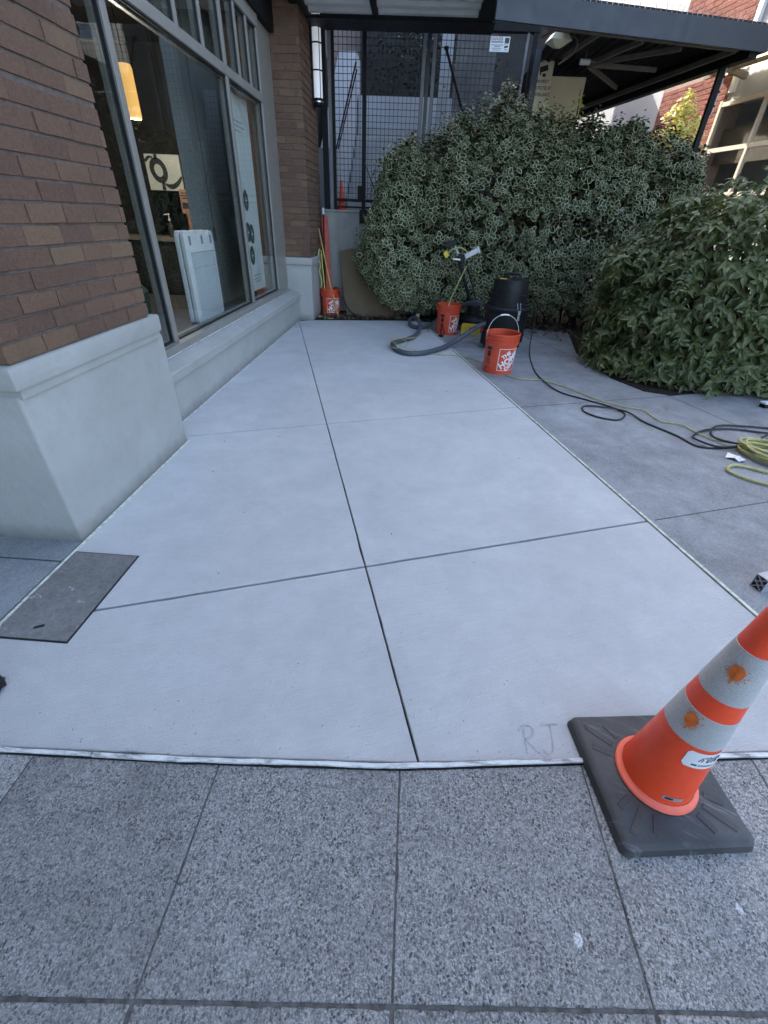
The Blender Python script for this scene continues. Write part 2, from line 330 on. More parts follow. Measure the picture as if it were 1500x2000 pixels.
    def build(s, name, mats, parent=None, smooth=False, bevel=0.0, seg=1, loc=None, rot=None):
        o = bpy.data.objects.new(name, s.mesh(name, mats, smooth, bevel, seg)); C.objects.link(o)
        if parent is not None: o.parent = parent
        if loc is not None: o.location = loc
        if rot is not None: o.rotation_euler = rot
        return o
def tag(o, label=None, cat=None, group=None, kind=None):
    if label: o['label'] = label
    if cat: o['category'] = cat
    if group: o['group'] = group
    if kind: o['kind'] = kind
    return o
def empty(name, loc=(0, 0, 0), rz=0.0):
    o = bpy.data.objects.new(name, None); C.objects.link(o); o.location = loc; o.rotation_euler = (0, 0, rz); o.empty_display_size = .1; return o
def inst(name, me, parent, loc, rot=(0, 0, 0), scale=(1, 1, 1)):
    o = bpy.data.objects.new(name, me); C.objects.link(o); o.parent = parent; o.location = loc; o.rotation_euler = rot; o.scale = scale; return o
def spline(pts, k=8):
    P = [Vector(p) for p in pts]; out = []
    for i in range(len(P) - 1):
        a, b, c, d = P[max(0, i - 1)], P[i], P[i + 1], P[min(len(P) - 1, i + 2)]
        for j in range(k):
            t = j / k; out.append(.5 * ((2 * b) + (c - a) * t + (2 * a - 5 * b + 4 * c - d) * t * t + (3 * b - a - 3 * c + d) * t ** 3))
    out.append(P[-1]); return out
def clip(poly, a, b, c):   # keep a*x+b*y<=c
    out = []
    for i in range(len(poly)):
        p, q = poly[i], poly[(i + 1) % len(poly)]; dp = a * p[0] + b * p[1] - c; dq = a * q[0] + b * q[1] - c
        if dp <= 0: out.append(p)
        if dp * dq < 0: t = dp / (dp - dq); out.append((p[0] + (q[0] - p[0]) * t, p[1] + (q[1] - p[1]) * t))
    return out
def text_mesh(txt, size, offset=0.0, align='CENTER', shear=0.0):
    cu = bpy.data.curves.new('txt', 'FONT'); cu.body = txt; cu.size = size; cu.offset = offset; cu.align_x = align; cu.align_y = 'CENTER'; cu.resolution_u = 2; cu.shear = shear
    o = bpy.data.objects.new('txt', cu); C.objects.link(o); bpy.context.view_layer.update()
    me = bpy.data.meshes.new_from_object(o.evaluated_get(bpy.context.evaluated_depsgraph_get())); bpy.data.objects.remove(o)
    vs = [tuple(v.co) for v in me.vertices]; fs = [tuple(p.vertices) for p in me.polygons]; bpy.data.meshes.remove(me); return vs, fs
def put_text(txt, size, mat, parent, origin, ux, uy, offset=0.0, name='lettering', align='CENTER', sx=1.0):
    vs, fs = text_mesh(txt, size, offset, align); o = Vector(origin); ux = Vector(ux); uy = Vector(uy)
    return MB().add([o + ux * v[0] * sx + uy * v[1] for v in vs], fs).build(name, mat, parent)

# ================================================================== GROUND
ground = tag(MB().add([(-600, -600, -.045), (600, -600, -.045), (600, 600, -.045), (-600, 600, -.045)], [(0, 1, 2, 3)]).build('ground', 'oldconc'), kind='structure')
bed = tag(MB().prism([(-3.3, -1.6), (6.5, -1.6), (6.5, .83), (1.2, .75), (.055, .62), (-.6, .585), (-3.3, .55)], -.04, -.0045).build('pavement_bed', 'joint'), kind='structure')
tag(MB().prism([(-3.3, .551), (-.6, .586), (.055, .621), (1.2, .751), (6.5, .831), (6.5, 12.5), (-3.3, 12.5)], -.04, -.016).build('slab_bed', 'groove'), kind='structure')

XC = lambda y: .300 - .2875 * y          # scored centre line
XR = lambda y: 1.879 - .2325 * y         # right edge strip
def slab(name, poly, mat, parent, z1=0.0, gap=.0045, bev=.003):
    # shrink the polygon by gap, then a bevelled prism
    n = len(poly); ar = sum(poly[i][0] * poly[(i + 1) % n][1] - poly[(i + 1) % n][0] * poly[i][1] for i in range(n))
    if ar < 0: poly = poly[::-1]
    poly = [p for i, p in enumerate(poly) if math.hypot(p[0] - poly[i - 1][0], p[1] - poly[i - 1][1]) > .004]; n = len(poly); q = []
    for i in range(n):
        p0, p1, p2 = poly[i - 1], poly[i], poly[(i + 1) % n]
        a = Vector((p1[0] - p0[0], p1[1] - p0[1])).normalized(); b = Vector((p2[0] - p1[0], p2[1] - p1[1])).normalized()
        na, nb = Vector((-a.y, a.x)), Vector((-b.y, b.x)); m = (na + nb).normalized(); k = gap / max(.3, m.dot(na)); q.append((p1[0] + m.x * k, p1[1] + m.y * k))
    w_ = []
    for i in range(len(q)):
        p0, p1 = Vector(q[i]), Vector(q[(i + 1) % len(q)]); L = (p1 - p0).length; dist = max(.5, ((p0 + p1) / 2).length); k = max(1, min(26, int(L / (.05 * dist)))); nn = Vector((-(p1 - p0).y, (p1 - p0).x)) / max(L, 1e-6)
        for j in range(k):
            p = p0.lerp(p1, j / k); e = 0 if j == 0 else random.uniform(0, .0011) + (random.uniform(.001, .003) if random.random() < .07 else 0); w_.append((p.x + nn.x * e, p.y + nn.y * e))
    return MB().prism(w_, -.03, z1).build(name, mat, parent, bevel=bev)

patio = tag(empty('patio'), kind='structure')
outline = [(-1.60, .575), (-.9, .602), (-.6, .610), (.055, .645), (.6, .697), (1.216, .775), (1.72, .84), (1.60, 1.2), (XR(7.47), 7.47), (-.27, 7.41), (-1.47, 7.12), (-1.70, 7.0), (-1.70, 2.72), (-1.513, 2.70), (-1.513, .9)]
outline = [(-1.508, .575)] + outline[1:7] + [(XR(.86), .86)] + outline[8:13] + [(-1.513, 2.71)]
rows = [(None, (.357, 1.561)), ((.357, 1.561), (.392, 3.38)), ((.392, 3.38), None)]
for lo, hi in rows:
    for side in (-1, 1):
        p = outline
        if lo: p = clip(p, lo[0], -1, -lo[1] - .0025)
        if hi: p = clip(p, -hi[0], 1, hi[1] - .0025)
        p = clip(p, side * -1, side * -.2875, side * -.300)
        if len(p) > 2: slab('coated_panel', p, 'coat', patio, 0.0, .0034, .0022)
# scratched initials near the front edge
ini = MB()
def stroke(pts, w_=.0055, z=.0012):
    P = spline([(x, y, z) for x, y in pts], 6)
    for i in range(len(P) - 1):
        d = (P[i + 1] - P[i]); d.normalize(); s_ = Vector((-d.y, d.x, 0)) * w_ / 2
        ini.add([P[i] - s_, P[i + 1] - s_, P[i + 1] + s_, P[i] + s_], [(0, 1, 2, 3)])
X0, Y0, S_ = .437, .705, .088
def L2(pts): return [(X0 + x * S_, Y0 + y * S_ + x * S_ * .12) for x, y in pts]
stroke(L2([(.12, 0), (.15, .5), (.18, 1.0)])); stroke(L2([(-.05, .8), (.2, 1.02), (.5, .9), (.45, .62), (.17, .5)])); stroke(L2([(.17, .5), (.4, .2), (.6, -.03)]))
stroke(L2([(.85, 1.0), (1.15, 1.02), (1.5, 1.0)])); stroke(L2([(1.2, 1.0), (1.15, .5), (1.05, .05), (.85, -.05), (.72, .1)]))

g = G('scratched_cement'); c = g.ramp(g.noise(60, 4), [(.35, (.27, .275, .28)), (.65, (.42, .425, .43))]); M['scratch'] = g.out(c, .8)
ini.build('scratched_initials', 'scratch', patio)
ini = MB(); stroke([(-1.62, 4.80), (-1.2, 4.86), (-.6, 4.96), (0, 5.05), (.3, 5.10)], .006, .0010); ini.build('faint_score_line', 'scratch', patio)

# aggregate pavement in front
side = tag(empty('sidewalk'), kind='structure')
JX = [-3.2, -2.62, -2.09, -1.56, -1.028, -.478, .056, .608, 1.152, 1.70, 2.24, 2.8]
near = lambda x: (.602 + .03 * (x + .9) if x < -.6 else .611 + .052 * (x + .6) if x < .055 else .645 + .112 * (x - .055)) - .018
JY = lambda x: .163 + .056 * (x - .06)
for i in range(len(JX) - 1):
    a, b = JX[i], JX[i + 1]
    top = [(b, near(b)), (a, near(a))] if not (a < .055 < b) else [(b, near(b)), (.055, near(.055)), (a, near(a))]
    if b <= -1.5: top = [(b, .56), (a, .55)]
    slab('aggregate_slab', [(a, JY(a)), (b, JY(b))] + top, 'agg', side, -.002, .0018, .0018)
    slab('aggregate_slab', [(a, -.38), (b, -.38), (b, JY(b)), (a, JY(a))], 'agg', side, -.002, .0044, .002)
    slab('aggregate_slab', [(a, -.95), (b, -.95), (b, -.38), (a, -.38)], 'agg', side, -.002, .006, .005)
# older walkway on the right, and a strip on the left of the coating
walk = tag(empty('walkway'), kind='structure')
XL = lambda y: 4.10 - .345 * y
base = [(1.745, .81), (3.9, 1.1), (6.4, 1.5), (6.4, 5.6), (4.4, 5.0), (3.83, 4.79), (3.0, 4.50), (2.62, 4.36), (2.4, 4.45), (2.22, 4.84), (2.16, 5.9), (2.42, 7.17), (1.6, 7.34), (.35, 7.46), (.16, 7.46)]
base = [(XR(.81) + .012, .81)] + base[1:-1] + [(XR(7.46) + .012, 7.46)]
from functools import reduce
def tri_clip(poly, lo, hi, l0, l1):
    if lo: poly = clip(poly, lo[0], -1, -lo[1])
    if hi: poly = clip(poly, -hi[0], 1, hi[1])
    if l0: poly = clip(poly, -1, -l0[1], -l0[0])
    if l1: poly = clip(poly, 1, l1[1], l1[0])
    return poly
wr = [(None, (.357, 1.561)), ((.357, 1.561), (.36, 3.41)), ((.36, 3.41), (.2, 5.05)), ((.2, 5.05), None)]
for lo, hi in wr:
    for l0, l1 in ((None, (4.10, .345)), ((4.10, .345), None)):
        p = tri_clip(base, lo, hi, l0, l1)
        if len(p) > 2:
            # fan the concave bay round the shrub: split by convex halves is not needed, ngon handles it
            n = len(p); MB().prism(p if sum(p[i][0] * p[(i + 1) % n][1] - p[(i + 1) % n][0] * p[i][1] for i in range(n)) > 0 else p[::-1], -.03, -.003).build('walkway_panel', 'oldconc', walk)
grv = MB()
for a_, b_ in (((1.45, 1.561 + .357 * 1.45), (5.5, 1.561 + .357 * 5.5)), ((1.03, 3.41 + .36 * 1.03), (2.72, 3.41 + .36 * 2.72)), ((.66, 5.05 + .2 * .66), (2.2, 5.05 + .2 * 2.2)), ((XL(1.2), 1.2), (XL(4.40), 4.40)), ((1.50, 7.25), (2.13, 5.6))):
    grv.bar((*a_, -.0042), (*b_, -.0042), .0075, .004)
o = grv.build('saw_cut', 'joint', walk)
for y0, y1 in ((.575, 1.405), (1.405, 2.3)):
    slab('side_slab', [(-3.0, y0), (-1.523, y0), (-1.523, y1), (-3.0, y1)], 'oldconc', walk, -.003, .004, .003)
tag(MB().prism([(-1.9, 7.0), (-1.47, 7.13), (-.27, 7.42), (.35, 7.48), (1.6, 7.36), (2.44, 7.19), (2.18, 5.9), (2.24, 4.86), (2.42, 4.47), (2.62, 4.38), (3.0, 4.52), (3.83, 4.81), (6.4, 5.62), (6.4, 12.0), (-1.9, 12.0)], -.03, -.003).build('planting_bed', 'soil'), kind='structure')
# edging strips
def strip(pts, w_, mat, label, z=.006, name='edging_strip', grp=None, jitter=0.0):
    mb = MB(); P = [Vector((*p, 0)) for p in pts]; Q = []
    for i in range(len(P) - 1):
        n = max(1, int((P[i + 1] - P[i]).length / .06))
        Q += [P[i].lerp(P[i + 1], j / n) for j in range(n)]
    Q.append(P[-1]); vs = []
    for i, p in enumerate(Q):
        d = (Q[min(i + 1, len(Q) - 1)] - Q[max(i - 1, 0)]).normalized(); s_ = Vector((-d.y, d.x, 0)); j = random.uniform(-jitter, jitter); j2 = random.uniform(-jitter, jitter)
        a = p - s_ * (w_ / 2 + j); b = p + s_ * (w_ / 2 + j2)
        vs += [(a.x, a.y, .0005), (a.x, a.y, z), (b.x, b.y, z), (b.x, b.y, .0005)]
    fs = []
    for i in range(len(Q) - 1):
        for k in range(3): fs.append((i * 4 + k, i * 4 + k + 1, i * 4 + 5 + k, i * 4 + 4 + k))
    fs += [(0, 1, 2, 3), tuple(len(vs) - 4 + k for k in (3, 2, 1, 0))]
    return tag(mb.add(vs, fs).build(name, mat), label, 'edging', grp)
strip([(XR(y) + .006, y) for y in (.86, 2, 4, 6, 7.44)], .015, 'tape', 'thin white edging strip along the right side of the pale coated slab', .007, jitter=.001)
strip([(-1.498, .56), (-1.502, 1.5), (-1.506, 2.712)], .012, 'tape', 'white strip along the base of the near brick pier', .006, jitter=.0008)
strip([(-1.692, 2.74), (-1.692, 6.95)], .009, 'tapeworn', 'ragged thin white strip at the foot of the window wall', .006, jitter=.002)
strip([(x, near(x) + .008) for x in (-1.6, -1.2, -.86)], .011, 'tapeworn', 'short left piece of flaking white strip before the speckled pavement', .007, jitter=.0012)
strip([(x, near(x) + .008) for x in (-.855, -.6, -.3, .055, .4, .8, 1.2, 1.75)], .0115, 'tapeworn', 'long worn white strip between coated slab and speckled pavement', .008, jitter=.0015)
# utility lid
lid = empty('utility_cover', (-1.345, 1.22, 0))
MB().box(-.152, .152, -.252, .252, .0005, .0022).build('rim', 'gasket', lid)
MB().box(-.1455, .1455, -.2455, .2455, .0023, .006).build('lid_plate', 'lid', lid, bevel=.0015)
MB().obox((.0, -.19, .0062), (.016, .008, 0), (-.003, .006, 0), (0, 0, .0006)).build('lifting_slot', 'gasket', lid)
tag(lid, 'dark stained metal utility cover set in the slab beside the near pier', 'utility cover')

# ================================================================== STOREFRONT BUILDING (left)
bld = tag(empty('storefront_building', (0, 0, 0)), 'brown brick shop building with grey framed windows and pale plinth', 'building')
def brick_mesh(name, mat):
    bm = bmesh.new(); bmesh.ops.create_cube(bm, size=1.0)
    bmesh.ops.bevel(bm, geom=[e for e in bm.edges], offset=.03, segments=1, affect='EDGES')
    for v in bm.verts: v.co += Vector([random.uniform(-.012, .012) for _ in range(3)])
    me = bpy.data.meshes.new(name); bm.to_mesh(me); bm.free(); me.materials.append(M[mat]); return me
BM = [brick_mesh('brick', 'brick') for _ in range(4)]
RBM = [brick_mesh('brick', 'redbrick') for _ in range(3)]
COURSE = .0735
def lay(parent, meshes, origin, u, nrm, length, z0, z1, proud=.008, depth=.06, blen=.203, mort=.010, lines=(), ends=True):
    u = Vector(u); nrm = Vector(nrm); rz = math.atan2(u.y, u.x); n = int(round((z1 - z0) / COURSE))
    for k in range(n):
        z = z0 + k * COURSE; off = (0, .5, .22, .7)[k % 4] * (blen + mort); x = -off
        while x < length - .02:
            a = max(x, 0); b = min(x + blen, length)
            x += blen + mort * .42
            if b - a < .03: continue
            if length - b < .03: b = length
            h = COURSE - mort; zz = z + COURSE / 2
            for ln in lines:
                if ln < z + COURSE * .6 and ln > z - COURSE * .4: h -= .010; zz += .005
            c = Vector(origin) + u * ((a + b) / 2) + nrm * (proud - depth / 2 + random.uniform(-.0025, .0025)); c.z = zz
            inst('brick', random.choice(meshes), parent, c, (random.uniform(-.008, .008), random.uniform(-.006, .006), rz + random.uniform(-.006, .006)), (b - a + random.uniform(-.003, .003), depth, h + random.uniform(-.002, .001)))
LINES = (1.70, 1.99, 2.28)
# near pier
npier = MB().box(-2.35, -1.508, 1.568, 2.575, .82, 3.35).build('near_pier', 'mortar', bld)
lay(npier, BM, (-1.508, 1.562, 0), (0, 1, 0), (1, 0, 0), 1.02, .835, 2.75, lines=LINES)
lay(npier, BM, (-2.30, 1.568, 0), (1, 0, 0), (0, -1, 0), .735, .835, 2.45, lines=LINES)
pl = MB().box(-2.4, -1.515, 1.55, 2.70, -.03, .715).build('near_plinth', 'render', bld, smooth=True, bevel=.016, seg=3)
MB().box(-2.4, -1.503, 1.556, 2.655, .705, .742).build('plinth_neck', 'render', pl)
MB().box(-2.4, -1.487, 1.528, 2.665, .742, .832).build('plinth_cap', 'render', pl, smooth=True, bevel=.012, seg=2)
# far pier
fpier = MB().box(-2.4, -1.512, 7.115, 8.04, .82, 3.6).build('far_pier', 'mortar', bld)
lay(fpier, BM, (-2.06, 7.115, 0), (1, 0, 0), (0, -1, 0), .55, .835, 3.35, lines=LINES)
lay(fpier, BM, (-1.512, 7.11, 0), (0, 1, 0), (1, 0, 0), .93, .835, 3.35, lines=LINES)
pl = MB().box(-2.4, -1.50, 7.09, 8.04, -.03, .715).build('far_plinth', 'render', bld, smooth=True, bevel=.014, seg=3)
MB().box(-2.4, -1.495, 7.095, 8.04, .705, .742).build('plinth_neck', 'render', pl)
MB().box(-2.4, -1.478, 7.07, 8.04, .742, .832).build('plinth_cap', 'render', pl, smooth=True, bevel=.012, seg=2)
# window wall below the glass
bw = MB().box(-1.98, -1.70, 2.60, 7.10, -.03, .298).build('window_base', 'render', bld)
MB().add([(x, y, z) for y in (2.60, 7.08) for x, z in ((-1.98, .30), (-1.675, .30), (-1.672, .372), (-1.80, .418), (-1.98, .42))], [(4, 3, 2, 1, 0), (5, 6, 7, 8, 9)] + [(i, (i + 1) % 5, 5 + (i + 1) % 5, 5 + i) for i in range(5)]).build('window_sill', 'render', bw, bevel=.006)
MB().box(-1.99, -1.86, 6.56, 7.12, .42, 3.3).build('window_return', 'alu', bld)
# frames
win = empty('storefront_window'); win.parent = bld
MB().box(-1.925, -1.79, 2.56, 6.57, .421, .478).build('bottom_rail', 'alu', win, bevel=.003)
MB().box(-1.915, -1.832, 2.56, 6.57, 2.372, 2.446).build('transom', 'alu', win, bevel=.003)
MB().box(-1.925, -1.83, 2.56, 6.57, 2.955, 3.06).build('head_rail', 'alu', win, bevel=.003)
for y, ww in ((3.475, .062), (5.43, .060), (6.535, .062)):
    MB().box(-1.928, -1.836, y - ww / 2, y + ww / 2, .479, 2.954).build('mullion', 'alu', win, bevel=.003)
for y in (3.98, 4.47, 4.95, 5.84, 6.19):
    MB().box(-1.91, -1.840, y - .024, y + .024, 2.4465, 2.9545).build('mullion', 'alu', win, bevel=.002)
bays = [(2.60, 3.444), (3.506, 5.40), (5.46, 6.504)]
ups = [(2.60, 3.444), (3.506, 3.956), (4.004, 4.446), (4.494, 4.926), (4.974, 5.40), (5.46, 5.816), (5.864, 6.166), (6.214, 6.504)]
def pane(y0, y1, z0, z1):
    gk = MB()
    t = .012
    for yy in (y0, y1 - t): gk.box(-1.876, -1.852, yy, yy + t, z0, z1)
    for zz in (z0, z1 - t): gk.box(-1.8755, -1.8525, y0 + t, y1 - t, zz, zz + t)
    gk.build('gasket', 'gasket', win)
    bd = MB(); t2 = .022
    for a, b in ((y0, y0 + t2), (y1 - t2, y1)): bd.box(-1.912, -1.882, a + .0005, b - .0005, z0 + .0005, z1 - .0005)
    for a, b in ((z0, z0 + t2), (z1 - t2, z1)): bd.box(-1.911, -1.883, y0 + t2, y1 - t2, a + .0005, b - .0005)
    bd.build('glazing_bead', 'alu', win)
    MB().box(-1.868, -1.860, y0 + .004, y1 - .004, z0 + .004, z1 - .004).build('pane', 'glass', win)
for a, b in bays: pane(a, b, .4785, 2.3715)
for a, b in ups: pane(a, b, 2.4465, 2.9545)
# caulk crack line along the frame foot
MB().box(-1.7915, -1.783, 2.62, 6.56, .4185, .4255).build('sealant_line', 'tapeworn', win)
# masses above and around
MB().box(-9, -1.62, -7, 34, 3.42, 8.75).build('upper_sun_block', 'mortar', bld)  # unseen upper mass, height and length shaped to keep sun off the patio
MB().box(-9, -1.96, -7, 1.565, .84, 3.40).build('street_wall', 'brick', bld)
MB().box(-9, -1.93, -7, 1.545, -.03, .839).build('street_plinth', 'render', bld, bevel=.01)
MB().box(-2.0, -1.795, 2.58, 7.11, 3.061, 3.41).build('window_head', 'black', bld)
MB().box(-9, -1.93, 8.045, 34, -.03, 3.40).build('rear_wall', 'wallconc', bld)
rm = MB(); rm.box(-7, -1.985, 1.57, 8.04, .30, .41)
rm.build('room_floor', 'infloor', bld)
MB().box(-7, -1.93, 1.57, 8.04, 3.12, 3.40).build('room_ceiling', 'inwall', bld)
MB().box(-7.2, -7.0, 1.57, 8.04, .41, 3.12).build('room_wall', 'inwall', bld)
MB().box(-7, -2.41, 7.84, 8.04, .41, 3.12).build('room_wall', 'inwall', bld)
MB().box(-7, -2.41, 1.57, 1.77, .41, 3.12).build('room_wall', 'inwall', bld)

# ---- things inside the shop
pend = empty('pendant_lamp', (-2.83, 5.5, 2.06))
pr = [(.052, 0), (.060, .02), (.060, .36), (.052, .385), (.0, .385)]
MB().lathe([(.0, .0)] + pr, 24).build('lamp_shade', 'lampshade', pend, smooth=True); MB().tube([(0, 0, .38), (0, 0, 1.06)], .004, 6).build('cord', 'gasket', pend)
pl_ = bpy.data.lights.new('bulb', 'POINT'); pl_.energy = 7; pl_.color = (1, .90, .75); pl_.shadow_soft_size = .05; po_ = bpy.data.objects.new('bulb', pl_); C.objects.link(po_); po_.parent = pend; po_.location = (0, 0, -.08)
tag(pend, 'glowing amber cylinder pendant lamp hanging inside the shop window', 'lamp')
pic = empty('wall_picture', (-3.12, 6.5, 1.53))
MB().box(-.225, .20, 0, .02, 0, .35).build('picture_panel', 'picture', pic)
ring = MB(); n = 40
for i in range(n):
    a0, a1 = 2 * math.pi * i / n, 2 * math.pi * (i + 1) / n
    P = lambda a, ra, rb: (-.075 + ra * math.cos(a) * .98 - .12 * rb * math.sin(a), -.003, .195 + rb * math.sin(a))
    ring.add([P(a0, .052, .062), P(a0, .108, .125), P(a1, .108, .125), P(a1, .052, .062)], [(0, 1, 2, 3)])
def ribbon(mb, pts, ws, y=-.003):
    P = [Vector((p[0], y, p[1])) for p in pts]; P = spline(P, 6); k = len(P); vs = []
    for i, p in enumerate(P):
        d = (P[min(i + 1, k - 1)] - P[max(i - 1, 0)]).normalized(); s_ = Vector((-d.z, 0, d.x)); t = i / (k - 1); q = t * (len(ws) - 1); j = min(int(q), len(ws) - 2); ww = ws[j] + (ws[j + 1] - ws[j]) * (q - j)
        vs += [p - s_ * ww / 2, p + s_ * ww / 2]
    mb.add(vs, [(2 * i, 2 * i + 1, 2 * i + 3, 2 * i + 2) for i in range(k - 1)])
ribbon(ring, [(-.035, .07), (.05, .04), (.13, .07), (.198, .14)], [.012, .05, .045, .02]); ribbon(ring, [(-.222, .28), (-.17, .32), (-.12, .318)], [.03, .03, .012])
ribbon(ring, [(-.085, .348), (-.088, .30)], [.045, .03]); ribbon(ring, [(-.045, .003), (-.05, .075)], [.05, .03])
ring.build('ring_motif', 'charcoal', pic)
tag(pic, 'pale picture with a bold dark ring and swash, inside the shop', 'picture')
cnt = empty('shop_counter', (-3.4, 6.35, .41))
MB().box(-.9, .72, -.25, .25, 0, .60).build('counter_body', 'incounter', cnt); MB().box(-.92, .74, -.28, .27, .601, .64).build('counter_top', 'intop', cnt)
tag(cnt, 'dark shop counter with a brown top seen through the large pane', 'counter')
pb = empty('pump_bottle', (-3.02, 6.16, 1.052))
MB().lathe([(0, 0), (.028, 0), (.03, .01), (.03, .13), (.012, .155), (.012, .17)], 16).build('bottle', 'charcoal', pb, smooth=True); q = MB(); q.lathe([(.014, .17), (.014, .19), (.005, .192), (.005, .225), (.012, .228), (.012, .243), (0, .245)], 12); q.bar((0, 0, .237), (-.055, 0, .232), .012, .01); q.build('pump', 'white', pb)
tag(pb, 'small dark pump bottle with white top on the shop counter', 'bottle')
fl = empty('counter_flyer', (-2.83, 6.3, 1.052)); MB().add([(-.07, 0, .25), (.065, 0, .25), (.065, .0, .49), (-.07, 0, .49), (-.07, .008, .25), (.065, .008, .25), (.065, .008, .49), (-.07, .008, .49)], [(3, 2, 1, 0), (4, 5, 6, 7), (0, 1, 5, 4), (1, 2, 6, 5), (2, 3, 7, 6), (3, 0, 4, 7)]).build('card', 'flyer', fl)
q = MB()
for k, ww in ((.45, .05), (.425, .06), (.40, .045)): q.box(-ww, ww - .01, -.003, -.001, k, k + .010)
q.box(-.055, .05, -.003, -.001, .30, .36); q.build('print_block', 'charcoal', fl); MB().box(-.02, .05, .0, .02, 0, .249).build('stand', 'flyer', fl)
tag(fl, 'salmon coloured flyer standing on the shop counter', 'flyer')
af = empty('folded_sandwich_board', (-2.10, 4.78, .41))
for dx, nm in ((.0, 'near'), (-.052, 'far')):
    q = MB(); prof = [(-.335, .02), (-.30, .0), (.295, .0), (.325, .02), (.325, .70), (.31, .765), (.225, .775), (.20, .74), (.155, .74), (.13, .775), (-.01, .775), (-.04, .74), (-.09, .74), (-.12, .775), (-.31, .775), (-.335, .74)]
    nn = len(prof); vs = [(dx + o_, y, z) for o_ in (-.02, .02) for y, z in prof]
    q.add(vs, [tuple(reversed(range(nn))), tuple(range(nn, 2 * nn))] + [(i, (i + 1) % nn, nn + (i + 1) % nn, nn + i) for i in range(nn)]); q.build('board_leaf', 'aframe', af, bevel=.005)
q = MB(); q.box(.0205, .0235, -.25, .285, .06, .60); q.build('message_panel', 'afold', af)
q = MB(); q.box(.0215, .025, -.255, .29, .5995, .604); q.box(.0237, .0245, -.25, .285, .475, .478); q.build('panel_seam', 'print_grey', af)
q = MB()
for y in (.04, -.23, .245): q.box(.0205, .0215, y - .022, y + .022, .665, .735)
q.build('handle_slot', 'print_grey', af)
tag(af, 'folded white plastic sandwich board leaning behind the large pane', 'sign board')
q = empty('roller_shade', (-2.30, 5.15, .42)); MB().box(0, .003, 0, 1.55, .0, 2.6).build('shade_cloth', 'shade', q)
tag(q, 'grey roller shade pulled down behind the large pane', 'shade')
q = empty('shade_cord', (-2.03, 4.98, .42))
MB().tube([(0, .03, 2.5), (0, .05, 1.2), (0, .08, .1)], .003, 5).build('cord', 'gasket', q); MB().tube([(0, .10, .72), (.003, .12, .1)], .002, 5).build('cord', 'gasket', q); MB().lathe([(0, .66), (.01, .68), (.01, .78), (0, .80)], 8, (0, .06, 0)).build('cleat', 'gasket', q)
tag(q, 'thin dark pull cord hanging in front of the grey shade', 'cord')
po = empty('window_poster', (-1.98, 6.07, .53))
MB().box(-.004, 0, -.40, .31, 0, 1.82).build('paper', 'poster', po)
for y, z in ((-.10, .925), (-.145, .62), (-.02, .60), (-.09, .38)):
    q = MB(); q.add([(.002, y + .085 * math.cos(t) , z + .10 * math.sin(t)) for t in [2 * math.pi * i / 28 for i in range(28)]], [tuple(range(28))]); d = q.build('printed_disc', 'darkgreen', po)
    mk = MB(); mk.box(.003, .0035, y - .03, y + .035, z - .008, z + .006); mk.box(.003, .0035, y - .012, y - .002, z - .045, z + .045); mk.build('disc_mark', 'poster', d)
q = MB()
for z, a, b in ((1.60, -.25, .05), (1.56, -.2, .12), (1.52, -.22, .0), (.16, -.1, .15), (.12, -.12, .1), (.09, -.1, .16)): q.box(.0005, .0015, a, b, z, z + .012)
q.build('faint_lines', 'print_grey', po)
tag(po, 'tall pale poster with dark green discs behind the narrow far pane', 'poster')
ch = empty('lounge_chair', (-2.72, 4.35, .41)); MB().lathe([(.0, 0), (.16, 0), (.20, .1), (.215, .28), (.17, .33), (0, .34)], 24).build('seat', 'green', ch, smooth=True); MB().lathe([(.19, .28), (.23, .30), (.235, .55), (.20, .57), (.17, .55), (.17, .3)], 24, a0=R_(90), a1=R_(270)).build('backrest', 'green', ch, smooth=True)
tag(ch, 'dark green tub chair just inside the left pane', 'chair')

# ---- wall lamp on the far pier
wl = empty('wall_lamp', (-1.435, 7.80, 2.56))
MB().box(-.065, -.045, -.085, .085, -.02, .86).build('back_plate', 'black', wl)
MB().lathe([(0, .075), (.055, .075), (.06, .085), (.06, .83), (.05, .845), (0, .845)], 20).build('diffuser', 'diffuser', wl, smooth=True)
for z in (.03, .33, .58, .80): MB().lathe([(.058, z), (.068, z), (.068, z + .014), (.058, z + .014)], 20).build('band', 'black' if z > .05 else 'steel', wl, smooth=True)
MB().lathe([(0, 0), (.062, 0), (.062, .072), (0, .072)], 20).build('end_cap', 'black', wl, smooth=True)
q = MB()
for a in (R_(-50), R_(60)): q.tube([(.066 * math.cos(a), .066 * math.sin(a), 0), (.066 * math.cos(a), .066 * math.sin(a), .84)], .005, 6)
q.build('guard_rod', 'black', wl)
tag(wl, 'tall white caged wall lamp on the side of the far brick pier', 'wall lamp')

